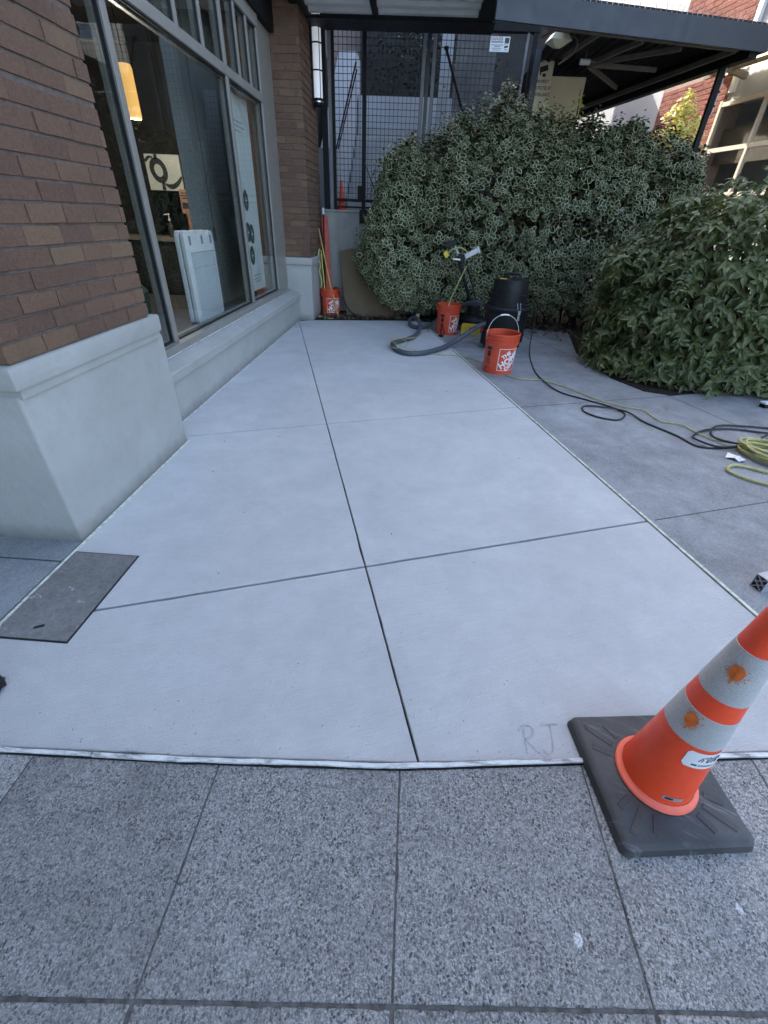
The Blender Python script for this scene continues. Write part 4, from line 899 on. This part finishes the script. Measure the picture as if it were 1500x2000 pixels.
# ---- leaf litter
lit = MB()
for i in range(1500):
    if i < 900: x = rng.uniform(-1.45, 2.4); y = 7.3 + .30 * (x + 1.45) / 3 * 0 + abs(rng.normal(0, .25)) + (-.12 if x < -.6 else .12); y = max(y, 7.14 + .25 * (x + 1.47) if x < -.27 else 7.44 - .0 * x if x < .5 else 7.5 - .13 * x) + rng.uniform(-.03, .0)
    elif i < 1250: a = rng.uniform(math.pi, 2 * math.pi); x = 3.1 + .95 * math.cos(a) * rng.uniform(.8, 1.0); y = 5.25 + .80 * math.sin(a) * rng.uniform(.8, 1.03)
    else: x = rng.uniform(1.3, 2.45); y = rng.normal(7.1, .25) - .1 * (x - 1.3)
    s_ = rng.uniform(.012, .038); a = rng.uniform(0, 6.28); t = rng.normal(0, .35, 2); z = .004 + rng.uniform(0, .02)
    dx = np.array([math.cos(a), math.sin(a), t[0]]) * s_; dy = np.array([-math.sin(a), math.cos(a), t[1]]) * s_ * .55; p = np.array([x, y, z + s_ * .4])
    lit.add([p - dx, p - dy, p + dx, p + dy], [(0, 1, 2, 3)])
tag(lit.build('leaf_litter', 'litter'), 'dry brown leaves and bark on the soil under the hedge', 'leaf litter', kind='stuff')

# ================================================================== THINGS ON THE GROUND
# ---- traffic cone, near right
co = empty('traffic_cone', (.803, .662, .0), R_(6.5))
def rrect(hw, r, n=5): return [(sx * (hw - r) + r * math.cos(a), sy * (hw - r) + r * math.sin(a)) for sx, sy, a0 in ((1, 1, 0), (-1, 1, 90), (-1, -1, 180), (1, -1, 270)) for a in [R_(a0 + 90 * i / n) for i in range(n + 1)]]
b0 = rrect(.186, .022); b1 = rrect(.181, .022); b2 = rrect(.169, .020); n = len(b0)
vs = [(x, y, .001) for x, y in b0] + [(x, y, .026) for x, y in b1] + [(x, y, .036) for x, y in b2]
q = MB().add(vs, [tuple(reversed(range(n))), tuple(range(2 * n, 3 * n))] + [(k * n + i, k * n + (i + 1) % n, (k + 1) * n + (i + 1) % n, (k + 1) * n + i) for k in (0, 1) for i in range(n)])
rbb = q.build('rubber_base', 'rubber', co, smooth=True)
for a in range(4):
    for k in (-1, 0, 1):
        d = Vector((math.cos(R_(90 * a + 45 + k * 16)), math.sin(R_(90 * a + 45 + k * 16)), 0)); p = d * .122; e = d * (.122 + (.085 if k == 0 else .05)); MB().bar((p.x, p.y, .0365), (e.x, e.y, .0365), .019, .0026).build('rib', 'rubber', rbb, bevel=.0015)
CR = lambda z: .0945 - (z - .045) * .0985
MB().lathe([(.107, .0365), (.110, .041), (.107, .047), (.099, .050), (.0945, .056)], 56).build('flange', 'conelight', co, smooth=True)
MB().lathe([(CR(.054), .054), (CR(.30), .30), (CR(.46), .46), (CR(.70), .70), (.028, .722), (.024, .735), (.0, .735)], 56).build('cone_body', 'cone', co, smooth=True)
for z0, z1 in ((.30, .40), (.46, .61)): MB().lathe([(CR(z0) + .0002, z0), (CR(z0) + .0012, z0 + .0005), (CR(z1) + .0012, z1 - .0005), (CR(z1) + .0002, z1)], 64).build('reflective_band', 'silver', co, smooth=True)
def oncone(vs, a0, zc, off, Rf): return [((Rf(zc + v[1]) + off) * math.cos(a0 + v[0] / Rf(zc)), (Rf(zc + v[1]) + off) * math.sin(a0 + v[0] / Rf(zc)), zc + v[1]) for v in vs]
def grid(w_, h_, nx=14, ny=3, r=0.0):
    vs = []; fs = []
    for j in range(ny + 1):
        for i in range(nx + 1):
            x = -w_ / 2 + w_ * i / nx; y = -h_ / 2 + h_ * j / ny
            if r and abs(x) > w_ / 2 - 1e-6: y = max(-h_ / 2 + r, min(h_ / 2 - r, y))
            vs.append((x, y))
    for j in range(ny):
        for i in range(nx): fs.append((j * (nx + 1) + i, j * (nx + 1) + i + 1, (j + 1) * (nx + 1) + i + 1, (j + 1) * (nx + 1) + i))
    return vs, fs
aC = R_(-75)   # direction facing the camera is about -140 deg; the label sits to the right of it
v, f = grid(.100, .058, 16, 6, .009); stk = MB().add(oncone(v, R_(-90), .258, .0012, CR), f).build('sticker', 'sign', co)
tv, tf = text_mesh('MB CONTRACT', .0095, .0002); MB().add(oncone([(x * 1.0, y) for x, y, z in tv], R_(-88), .241, .0018, CR), tf).build('lettering', 'print_black', stk)
lg = MB()
for pts_ in ([(-.018, -.004), (-.012, .008), (-.006, .008)], [(-.010, .004), (-.012, -.005)], [(-.008, .010), (.0, .011), (.006, .009), (.014, .013), (.022, .012), (.020, .006), (.012, .006)], [(.0, .014), (.006, .009)], [(-.002, .008), (-.003, -.006)], [(.003, .008), (.0, -.006)], [(.008, .006), (.006, -.006)], [(.013, .005), (.012, -.005)], [(.017, .004), (.016, -.004)]):
    P = oncone([(x * 1.25, y * 1.2) for x, y in pts_], R_(-88), .262, .0018, CR); lg.tube(P, .0008, 4, cap=False)
lg.build('sketched_logo', 'print_black', stk)
v, f = grid(.052, .014, 10, 1); t2 = MB().add(oncone(v, R_(-104), .085, .001, CR), f).build('maker_label', 'print_grey', co); v, f = grid(.02, .008, 4, 1); MB().add(oncone([(x - .010, y) for x, y in v], R_(-104), .085, .0015, CR), f).build('label_block', 'print_black', t2)
def blob(r, n=26, drip=None):
    vs = [(0, 0)] + [((r * (1 + .06 * math.sin(3 * t) + .04 * math.sin(7 * t + 1))) * math.cos(t), (r * (1 + .05 * math.cos(5 * t))) * math.sin(t)) for t in [2 * math.pi * i / n for i in range(n)]]
    return vs, [(0, 1 + i, 1 + (i + 1) % n) for i in range(n)]
for a, z, r in ((R_(-156), .368, .017), (R_(-146), .552, .0165)):
    v, f = blob(r); q = MB().add(oncone([(x * .8, y * 1.25) for x, y in v], a, z, .0032, CR), f)
    for k in range(60):
        rr_ = r * rng.uniform(.9, 1.7); t = rng.uniform(0, 6.28); s0 = rng.uniform(.0004, .0014); q.add(oncone([(rr_ * .8 * math.cos(t) + dx * s0, rr_ * 1.25 * math.sin(t) + dy * s0) for dx, dy in ((-1, -1), (1, -1), (1, 1), (-1, 1))], a, z, .0028, CR), [(0, 1, 2, 3)])
    q.add(oncone([(.003, -.008), (-.001, -.008), (-.002, -.034), (.001, -.034)], a, z, .0030, CR), [(0, 1, 2, 3)]); q.build('spray_mark', 'spray', co)
tag(co, 'large orange traffic cone with silver bands on a black rubber base', 'cone')

# ---- buckets
BR = lambda z: .131 + .016 * z / .368
def make_bucket():
    t = empty('orange_bucket'); pr = [(0, .004), (.124, .004), (.131, .0), (BR(.27), .27), (.151, .272), (.1515, .282), (BR(.285) + .001, .285), (BR(.30) + .001, .300), (.154, .302), (.154, .309), (BR(.312), .312), (BR(.325), .325), (.155, .327), (.155, .334), (BR(.337), .337), (BR(.352), .352), (.156, .354), (.1565, .364), (.153, .368), (.146, .366), (.1455, .34), (.127, .010), (0, .010)]
    MB().lathe(pr, 40).build('bucket_wall', 'bucket', t, smooth=True)
    return t
def wrapv(vs, a0, zc, off=.0012): return oncone(vs, a0, zc, off, BR)
def decorate(t, a, simple_=False):
    S = .205; b = MB(); w_ = .0045
    for (x0, x1, y0, y1) in ((-S / 2, S / 2, S / 2 - w_, S / 2), (-S / 2, S / 2, -S / 2, -S / 2 + w_)):
        n = 14; vs = [(x0 + (x1 - x0) * i / n, y) for y in (y0, y1) for i in range(n + 1)]; b.add(wrapv(vs, a, .142), [(i, i + 1, n + 2 + i, n + 1 + i) for i in range(n)])
    for x0 in (-S / 2, S / 2 - w_): b.add(wrapv([(x0, -S / 2), (x0 + w_, -S / 2), (x0 + w_, S / 2), (x0, S / 2)], a, .142, .0011), [(0, 1, 2, 3)])
    lg = b.build('square_emblem', 'print_white', t)
    th = R_(38); c_, s_ = math.cos(th), math.sin(th)
    for txt, size, oy, sx in (('THE', .048, .056, 1.0), ('HOME', .082, -.004, .92), ('DEPOT', .050, -.060, 1.0)):
        tv, tf = text_mesh(txt, size, .0035 if size > .06 else .0022); v2 = [((x * sx) * c_ - (y + oy) * s_, (x * sx) * s_ + (y + oy) * c_) for x, y, z in tv]
        MB().add(wrapv(v2, a, .142, .0018), tf).build('lettering', 'print_white', lg)
    aa = a - R_(84); pp_ = [(.058, .032, 0, .095), (.036, .052, .004, .045), (.014, .026, -.012, -.085), (.006, .026, .014, -.085)] + [(.038 + .008 * (k % 3), .0042, 0, .006 - k * .0095) for k in range(7)]
    for w2, h2_, dx, dy in pp_:
        v, f = grid(w2, h2_, 5, 1); MB().add(wrapv([(x + dx, y + dy) for x, y in v], aa, .142), f).build('print_patch', 'print_black', t)
def bail(t, a, up=True, z=.318):
    P = []; ax = Vector((math.cos(a), math.sin(a), 0)); pr = Vector((-math.sin(a), math.cos(a), 0)); el = R_(82) if up else R_(-32)
    for i in range(25):
        u_ = math.pi * i / 24; P.append(ax * .158 * math.cos(u_) + (pr * math.cos(el) + Vector((0, 0, math.sin(el)))) * (.20 * math.sin(u_) ** .8 if up else .17 * math.sin(u_)) + Vector((0, 0, z)))
    MB().tube(P, .0019, 6).build('wire_handle', 'white' if up else 'bucket', t, smooth=True)
    if up: MB().tube(P[10:15], .007, 10).build('grip', 'white', t, smooth=True)
    for s_ in (-1, 1): MB().lathe([(0, -.012), (.012, -.012), (.012, .012), (0, .012)], 10, tuple(ax * .150 * s_ + Vector((0, 0, z)))).build('handle_boss', 'bucket', t)
bk1 = make_bucket(); bk1.location = (.985, 4.90, -.003); bk1.scale = (1.17, 1.17, 1.10); decorate(bk1, R_(-60)); bail(bk1, R_(18), True)
tag(bk1, 'orange red bucket with raised white handle, nearest to the camera', 'bucket', 'orange buckets')
bk2 = make_bucket(); bk2.location = (.525, 6.70, -.003); bk2.scale = (1.10, 1.10, 1.06); decorate(bk2, R_(-40)); bail(bk2, R_(10), False); tag(bk2, 'orange red bucket at the far corner of the coated slab, beside the hose', 'bucket', 'orange buckets')
bk3 = make_bucket(); bk3.location = (-1.335, 7.72, -.003); bk3.scale = (1.1, 1.1, 1.03); decorate(bk3, R_(-62)); tag(bk3, 'orange red bucket in the wall corner holding a plank and sticks', 'bucket', 'orange buckets')

# ---- vacuum
vc = empty('wet_vacuum', (1.20, 6.02, -.003), R_(-8)); vc.scale = (.92, .92, 1.0)
MB().lathe([(0, .10), (.235, .10), (.262, .12), (.275, .15), (.297, .44), (.312, .455), (.318, .49), (.30, .505)], 40).build('tank', 'vac', vc, smooth=True)
MB().lathe([(.30, .503), (.262, .512), (.262, .545), (.248, .552)], 40).build('tank_rim', 'vac', vc, smooth=True)
MB().lathe([(.246, .552), (.243, .64), (.236, .645), (.224, .775), (.214, .797), (.10, .806), (0, .806)], 40).build('motor_head', 'vac', vc, smooth=True)
q = MB(); q.tube(spline([(-.11, .02, .80), (-.09, .02, .845), (0, .02, .855), (.09, .02, .845), (.11, .02, .80)], 5), .015, 8); q.build('carry_handle', 'vac', vc, smooth=True)
q = MB(); q.box(.02, .10, -.10, -.02, .80, .835); q.build('switch_box', 'vac', vc, bevel=.006)
MB().add([(-.20 + .005 * 0, -.10, .786), (-.11, -.165, .786), (-.07, -.135, .807), (-.15, -.08, .807)], [(0, 1, 2, 3)]).build('yellow_label', 'yellow', vc)
for a in (R_(-62), R_(120)):
    t = Vector((-math.sin(a), math.cos(a), 0)); n_ = Vector((math.cos(a), math.sin(a), 0)); q = MB()
    for dy in (-.022, .022): q.bar(n_ * .268 + t * dy + Vector((0, 0, .565)), n_ * .318 + t * dy + Vector((0, 0, .47)), .008, .006)
    q.obox(n_ * .318 + Vector((0, 0, .43)), t * .017, n_ * .006, (0, 0, .055)); q.build('latch', 'steel', vc, bevel=.002)
for a in (35, 125, 215, 305):
    n_ = Vector((math.cos(R_(a)), math.sin(R_(a)), 0)); q = MB().obox(n_ * .245 + Vector((0, 0, .125)), n_ * .07, Vector((-n_.y, n_.x, 0)) * .075, (0, 0, .075)).build('caster_arm', 'vac', vc, bevel=.02, seg=2)
    b_ = n_ * .27; MB().lathe([(0, -.016), (.03, -.016), (.034, 0), (.03, .016), (0, .016)], 16).build('caster_wheel', 'rubber', vc, smooth=True, loc=(b_.x, b_.y, .037), rot=(R_(90), 0, R_(a)))
    MB().tube([(b_.x, b_.y, .03), (b_.x, b_.y, .075)], .012, 8).build('caster_stem', 'steel', vc)
VR = lambda z: .275 + .022 * (z - .15) / .29
for txt, z in (('HEPA', .215), ('VACUUM', .165)):
    tv, tf = text_mesh(txt, .052, .0015, 'LEFT'); MB().add(oncone([(x, y) for x, y, zz in tv], R_(-136), z, .002, VR), tf).build('lettering', 'print_white', vc)
MB().tube([(-.24, -.12, .30), (-.335, -.10, .295)], .038, 14).build('hose_inlet', 'vac', vc, smooth=True)
tag(vc, 'black wet vacuum with yellow label and steel latches behind the near bucket', 'vacuum')
hz = [(.955, 5.93, .295), (.86, 5.95, .25), (.74, 5.95, .16), (.58, 5.86, .07), (.40, 5.62, .035), (.18, 5.37, .03), (-.02, 5.31, .03), (-.16, 5.48, .03), (-.205, 5.78, .03), (-.08, 5.97, .03), (.05, 6.2, .03), (.125, 6.50, .05), (.135, 6.78, .10), (.07, 7.04, .12), (-.01, 7.12, .08), (0, 6.95, .035), (.13, 6.82, .03), (.30, 6.95, .05), (.42, 7.05, .12), (.62, 6.98, .26), (.75, 6.75, .38), (.84, 6.45, .455), (.92, 6.20, .47)]
P = spline(hz, 10); hr = [.0285 + (.0016 if i % 2 else -.0006) for i in range(len(P))]
tag(MB().tube(P, hr, 14).build('vacuum_hose', 'hose', smooth=False), 'dark grey ribbed vacuum hose looping over the slab corner', 'hose')

# ---- cords
def cord(name, pts, r, mat, label, cat='cord', k=8): return tag(MB().tube(spline(pts, k), r, 8).build(name, mat, smooth=True), label, cat)
cord('power_cord', [(.60, 6.72, .36), (.55, 6.66, .30), (.30, 6.9, .02), (.281, 6.86, .008), (.139, 6.42, .008), (.002, 6.0, .05), (-.19, 5.94, .07), (-.25, 5.6, .045), (-.15, 5.38, .065), (-.02, 5.62, .062), (-.10, 5.88, .066), (-.22, 5.72, .066), (-.1, 5.5, .064), (.12, 5.50, .012), (.35, 5.42, .008), (.745, 5.33, .008), (1.111, 4.66, .008), (1.42, 4.60, .008), (1.625, 4.389, .008), (1.788, 4.117, .008), (1.928, 3.975, .008), (2.019, 3.92, .008), (2.138, 3.867, .008), (2.16, 3.70, .008), (2.19, 3.612, .008), (2.324, 3.556, .008), (2.386, 3.36, .008), (2.466, 3.236, .012), (2.612, 3.20, .02), (2.726, 3.19, .02)], .0055, 'cordyellow', 'long pale yellow extension cord winding from the hose to the coil')
cord('power_cord', [(1.42, 5.93, .60), (1.53, 5.98, .52), (1.575, 6.02, .3), (1.55, 5.9, .08), (1.49, 5.55, .005), (1.414, 4.931, .004), (1.426, 4.517, .012), (1.509, 4.244, .006), (1.718, 4.049, .006), (1.877, 3.901, .006), (1.932, 3.747, .006), (1.819, 3.589, .006), (1.667, 3.622, .006), (1.577, 3.751, .006), (1.628, 3.886, .006), (1.78, 3.885, .008), (1.952, 3.78, .016), (2.032, 3.566, .006), (2.169, 3.325, .006), (2.246, 3.13, .006), (2.463, 3.143, .006), (2.709, 3.233, .022), (2.878, 3.313, .012), (3.187, 3.416, .006), (3.6, 3.5, .006)], .0072, 'cordblack', 'black power cord running from the vacuum across the walkway')
cord('power_cord', [(3.6, 3.5, .006), (3.23, 3.478, .008), (2.988, 3.483, .008), (2.726, 3.527, .008), (2.486, 3.47, .010), (2.318, 3.343, .010), (2.276, 3.24, .018), (2.367, 3.12, .02), (2.542, 3.135, .022), (2.68, 3.188, .030), (2.9, 3.38, .025), (3.139, 3.465, .018), (3.295, 3.57, .012), (3.05, 3.60, .008), (2.708, 3.60, .010), (2.532, 3.48, .018), (2.441, 3.312, .022), (2.493, 3.197, .03), (2.632, 3.16, .035), (2.95, 3.30, .02), (3.3, 3.38, .010), (3.7, 3.40, .006)], .0078, 'cordblack', 'tangled black cord lying in loops beside the yellow coil')
cl = []
for k in range(11):
    a0 = .35 * k
    for j in range(14):
        t = 2 * math.pi * j / 14; rx = .30 + .018 * math.sin(k * 2.1); ry = .125 + .02 * math.cos(k * 1.7); ca, sa = math.cos(-.75 + .05 * math.sin(k)), math.sin(-.75 + .05 * math.sin(k))
        x, y = rx * math.cos(t), ry * math.sin(t); cl.append((2.76 + x * ca - y * sa + .02 * math.sin(k * 3), 2.905 + x * sa + y * ca + .02 * math.cos(k * 2), .010 + .0075 * k + .008 * math.sin(t * 2 + k)))
cl += [(2.90, 2.62, .03), (2.72, 2.66, .010), (2.51, 2.753, .010), (2.41, 2.813, .010), (2.335, 2.833, .010), (2.263, 2.794, .010), (2.236, 2.724, .010), (2.3, 2.634, .010), (2.392, 2.573, .010), (2.62, 2.42, .010), (2.9, 2.3, .010)]
cord('cord_coil', cl, .0095, 'cordyellow', 'thick yellow hose coil with a loose loop at the right edge', 'coil', 5)

# ---- floor machine behind bucket
fm = empty('floor_grinder', (.92, 7.02, -.006))
q = MB().lathe([(0, .03), (.17, .03), (.19, .05), (.19, .15), (.15, .20), (.08, .22), (0, .22)], 28).build('deck', 'vac', fm, smooth=True)
MB().lathe([(.192, .012), (.20, .012), (.20, .07), (.192, .07)], 28).build('skirt', 'redpaint', fm, smooth=True)
MB().lathe([(0, .22), (.085, .22), (.085, .34), (.06, .37), (0, .375)], 20).build('motor', 'vac', fm, smooth=True)
for s_ in (-1, 1): MB().lathe([(0, -.02), (.055, -.02), (.06, 0), (.055, .02), (0, .02)], 18).build('wheel', 'rubber', fm, smooth=True, loc=(s_ * .11, .16, .06), rot=(0, R_(90), 0))
MB().tube([(-.03, -.02, .30), (-.30, -.07, .88)], .024, 10).build('handle_tube', 'vac', fm, smooth=True); MB().tube([(.06, -.02, .30), (-.20, -.07, .87)], .010, 8).build('brace_rod', 'vac', fm, smooth=True)
MB().tube([(-.305, -.07, .92), (-.40, -.08, 1.10)], .016, 10).build('inner_tube', 'galv', fm, smooth=True); MB().obox((-.29, -.07, .93), (.05, 0, -.012), (0, .04, 0), (.012, 0, .05)).build('clamp', 'vac', fm, bevel=.006); MB().bar((-.40, -.12, .925), (-.30, -.12, .92), .014, .018).build('lever', 'steel', fm)
q = MB(); q.tube([(-.56, -.08, 1.10), (-.38, -.08, 1.12)], .018, 10); q.obox((-.44, -.08, 1.10), (.07, 0, .02), (0, .03, 0), (-.01, 0, .035)); q.build('hand_grip', 'vac', fm, bevel=.004)
MB().obox((-.155, -.10, 1.0), (.085, 0, .045), (0, .028, 0), (-.016, 0, .030)).build('switch_box', 'galv', fm, bevel=.006); MB().obox((-.064, -.10, 1.05), (.006, 0, .003), (0, .03, 0), (-.019, 0, .036)).build('end_plate', 'sign', fm)
MB().tube(spline([(-.18, -.12, .96), (-.24, -.12, 1.03), (-.33, -.12, 1.06), (-.42, -.12, 1.035), (-.47, -.12, .99)], 6), .0085, 8).build('lead', 'cordyellow', fm, smooth=True); MB().obox((-.50, -.12, .975), (.022, 0, .02), (0, .02, 0), (-.022, 0, .03)).build('plug', 'yellow', fm, bevel=.004)
MB().tube(spline([(-.20, -.12, .85), (-.28, -.14, .66), (-.38, -.2, .42), (-.40, -.30, .34)], 6), .0085, 8).build('lead', 'cordyellow', fm, smooth=True)
tag(fm, 'black floor grinder with upright handle and yellow lead before the hedge', 'machine')
bx = empty('product_box', (.86, 6.62, -.004), R_(-12)); MB().box(-.13, .13, -.06, .06, .0, .15).build('carton', 'yellow', bx, bevel=.002)
q = MB(); q.box(-.128, .128, -.0615, -.0605, .004, .03); q.build('pale_band', 'print_grey', bx); q = MB(); q.box(-.02, .055, -.0625, -.0605, .055, .12); q.build('label_patch', 'redpaint', bx)
tag(bx, 'yellow product carton lying on the walkway behind the hose', 'box')
hk = empty('black_hook', (.455, 6.47, -.003)); MB().tube(spline([(-.03, 0, .012), (-.015, .0, .005), (.01, 0, .01), (.025, 0, .05), (.005, 0, .11), (-.02, 0, .16), (-.02, 0, .02)], 5), .006, 6).build('wire', 'black', hk, smooth=True); MB().lathe([(0, 0), (.035, 0), (.04, .01), (.02, .025), (0, .026)], 14, (-.02, -.02, .0)).build('foot', 'black', hk, smooth=True)
tag(hk, 'small black wire hook standing in front of the far bucket', 'hook')
# ---- corner stack: plank, sticks, hose, board
pk = MB(); pk.obox((-1.40, 7.88, .74), (.048, .004, .0), (-.002, .010, .0), (-.045, .12, .60)); tag(pk.build('red_plank', 'redpaint', bevel=.003), 'red painted plank standing in the corner bucket', 'plank')
tag(MB().tube([(-1.185, 7.52, -.006), (-1.33, 7.62, .50), (-1.49, 7.74, 1.18)], [.013, .012, .010], 10).build('bamboo_stick', 'wood', smooth=True), 'yellow bamboo stick leaning from soil across the corner bucket', 'stick')
tag(MB().tube([(-1.40, 7.60, .30), (-1.455, 7.68, .9)], .008, 8).build('thin_rod', 'yellow', smooth=True), 'thin yellow rod standing in the corner bucket left of the plank', 'rod')
ep = empty('extension_pole', (-1.44, 7.80, 0)); MB().tube([(.02, -.05, .05), (-.005, .12, 1.36)], .010, 8).build('pole', 'black', ep, smooth=True); MB().tube([(-.005, .12, 1.36), (-.007, .13, 1.44)], .016, 10).build('white_tip', 'white', ep, smooth=True); tag(ep, 'black pole with white tip standing in the corner by the far pier', 'pole')
cord('rope', [(-1.47, 7.62, .92), (-1.49, 7.60, .80), (-1.46, 7.60, .70), (-1.48, 7.61, .62), (-1.45, 7.6, .50), (-1.46, 7.6, .40)], .012, 'cordyellow', 'yellow green rope hanging beside the red plank', 'rope')
cord('rope', [(-1.48, 7.30, .012), (-1.40, 7.26, .02), (-1.32, 7.30, .014), (-1.38, 7.34, .02), (-1.46, 7.30, .03), (-1.30, 7.24, .012), (-1.22, 7.27, .010)], .007, 'cordyellow', 'short yellow rope lying on the soil below the corner bucket', 'rope')
cord('power_cord', [(-1.27, 7.70, .35), (-1.22, 7.62, .40), (-1.12, 7.62, .25), (-1.0, 7.58, .08), (-.85, 7.56, .012), (-.70, 7.58, .008)], .010, 'cordblack', 'black cable trailing from the corner bucket over the soil', 'cable')
bd = MB(); prof = [(-1.19, .0), (-.30, .0), (-.36, .86), (-1.10, .90), (-1.22, .86)]; prof = [(-1.06, -.02), (-.2, -.02), (-.2, .90), (-1.0, .93), (-1.21, .885), (-1.16, .55)]
bd.add([(x, 7.66 + .32 * max(z, 0) + o_, z) for o_ in (-.006, .006) for x, z in prof], [tuple(range(6)), tuple(reversed(range(6, 12)))] + [(i, 6 + i, 6 + (i + 1) % 6, (i + 1) % 6) for i in range(6)]); tag(bd.build('hardboard_sheet', 'cardboard'), 'brown hardboard sheet leaning on the concrete wall left of the hedge', 'board')
tag(MB().obox((.10, 7.44, .055), (.028, 0, .0), (0, .02, 0), (.006, 0, .06)).build('wood_block', 'wood', bevel=.004), 'small wooden block standing at the edge of the soil bed', 'block')
# ---- aluminium extrusion at right edge
tu = empty('aluminium_extrusion', (1.672, 1.555, -.004), R_(-70)); W, Hh, Lx = .052, .072, .42
ax = MB()
# local: length along +Y(away), section in XZ ; built from thin walls
def wall2(x0, z0, x1, z1, t=.0022): ax.bar((x0, 0, z0), (x1, 0, z1), .001, t, up=(0, 1, 0))
def web(x0, z0, x1, z1, t=.0024):
    d = Vector((x1 - x0, 0, z1 - z0)); L = d.length; d.normalize(); nn = Vector((-d.z, 0, d.x)); c = Vector(((x0 + x1) / 2, Lx / 2, (z0 + z1) / 2)); ax.obox(c, d * L / 2, Vector((0, Lx / 2, 0)), nn * t / 2)
h2 = W / 2
for s_ in ((-h2, 0, h2, 0), (h2, 0, h2, Hh), (h2, Hh, -h2, Hh), (-h2, Hh, -h2, 0), (-h2, 0, h2, Hh * .62), (h2, 0, -h2, Hh * .62), (-h2, Hh * .38, h2, Hh), (h2, Hh * .38, -h2, Hh)): web(*s_)
ax.build('profile', 'tube_alu', tu); tag(tu, 'hollow lattice aluminium extrusion lying at the right edge of the walkway', 'metal bar')
# ---- odd bits at the frame edges
sh = empty('shoe_tip', (-1.375, .735, .0), R_(24))
prof = [(-.14, .04), (-.10, .045), (0, .048), (.06, .044), (.10, .03), (.115, .008)]
q = MB(); vs = []; nn = 14
for i, (x, w_) in enumerate(prof):
    for j in range(nn): a = 2 * math.pi * j / nn; vs.append((x, w_ * math.cos(a), max(.001, .03 + (.032 if i < 4 else .02) * math.sin(a))))
q.add(vs, [(i * nn + j, i * nn + (j + 1) % nn, (i + 1) * nn + (j + 1) % nn, (i + 1) * nn + j) for i in range(len(prof) - 1) for j in range(nn)] + [tuple(range((len(prof) - 1) * nn, len(prof) * nn)), tuple(reversed(range(nn)))]); q.build('upper', 'vac', sh, smooth=True)
MB().lathe([(.040, .045), (.043, .07), (.041, .095), (.034, .097), (.033, .06)], 18, (-.095, 0, 0)).build('collar', 'vac', sh, smooth=True)
MB().box(-.14, .10, -.042, .042, .0006, .012).build('sole', 'rubber', sh, bevel=.01, seg=2)
tag(sh, 'dark worn shoe tip at the left edge of the coated slab', 'shoe')
sb = empty('scrub_block', (3.44, 4.18, -.004), R_(15)); MB().box(-.07, .07, -.03, .03, .0, .035).build('bristle_pad', 'black', sb, bevel=.005); MB().box(-.075, .075, -.033, .033, .0355, .055).build('handle', 'white', sb, bevel=.005); tag(sb, 'small dark brush with pale back near the green shrub', 'brush')
pp = MB(); pp.add([(2.355, 2.975, .0), (2.385, 2.93, .022), (2.41, 2.905, .004), (2.445, 2.90, .026), (2.46, 2.93, .002), (2.45, 2.975, .02), (2.42, 2.985, .006), (2.385, 3.015, .024), (2.41, 2.945, .032)], [(0, 1, 8, 7), (1, 2, 8), (2, 3, 8), (3, 4, 8), (4, 5, 8), (5, 6, 8), (6, 7, 8)]); tag(pp.build('paper_scrap', 'sign'), 'crumpled white paper scrap beside the yellow coil', 'paper')
for x, y, s_, lab in ((.479, .292, .020, 'white gum stain on the middle speckled slab'), (.891, .376, .016, 'white gum stain near the cone base on the speckled slab')):
    q = MB(); n = 34; rr = [s_ * .62 * (.75 + .5 * rng.random() * (1 if i % 3 else .5)) for i in range(n)]
    q.add([(x, y, -.0008)] + [(x + rr[i] * math.cos(6.283 * i / n) * .8, y + rr[i] * math.sin(6.283 * i / n) * 1.2, -.0014) for i in range(n)], [(0, 1 + i, 1 + (i + 1) % n) for i in range(n)])
    tag(q.build('gum_stain', 'gum'), lab, 'stain')
db = MB()
for i in range(70):
    if i < 45: y = rng.uniform(.75, 6.6); x = rng.uniform(-1.45, XR(y) - .05); x = min(x, XR(y) - .05)
    else: y = rng.uniform(1.2, 6.5); x = XR(y) + rng.uniform(.05, 1.3)
    s_ = rng.uniform(.003, .009); a = rng.uniform(0, 6.28); p = Vector((x, y, .0015)); dx = Vector((math.cos(a), math.sin(a), 0)) * s_; dy = Vector((-math.sin(a), math.cos(a), 0)) * s_ * rng.uniform(.25, .7)
    db.add([p - dx, p - dy, p + dx * .8, p + dy, p + Vector((0, 0, .003))], [(0, 1, 4), (1, 2, 4), (2, 3, 4), (3, 0, 4)])
tag(db.build('debris_crumbs', 'gasket'), 'dark crumbs and leaf bits scattered on the slab and walkway', 'debris', kind='stuff')
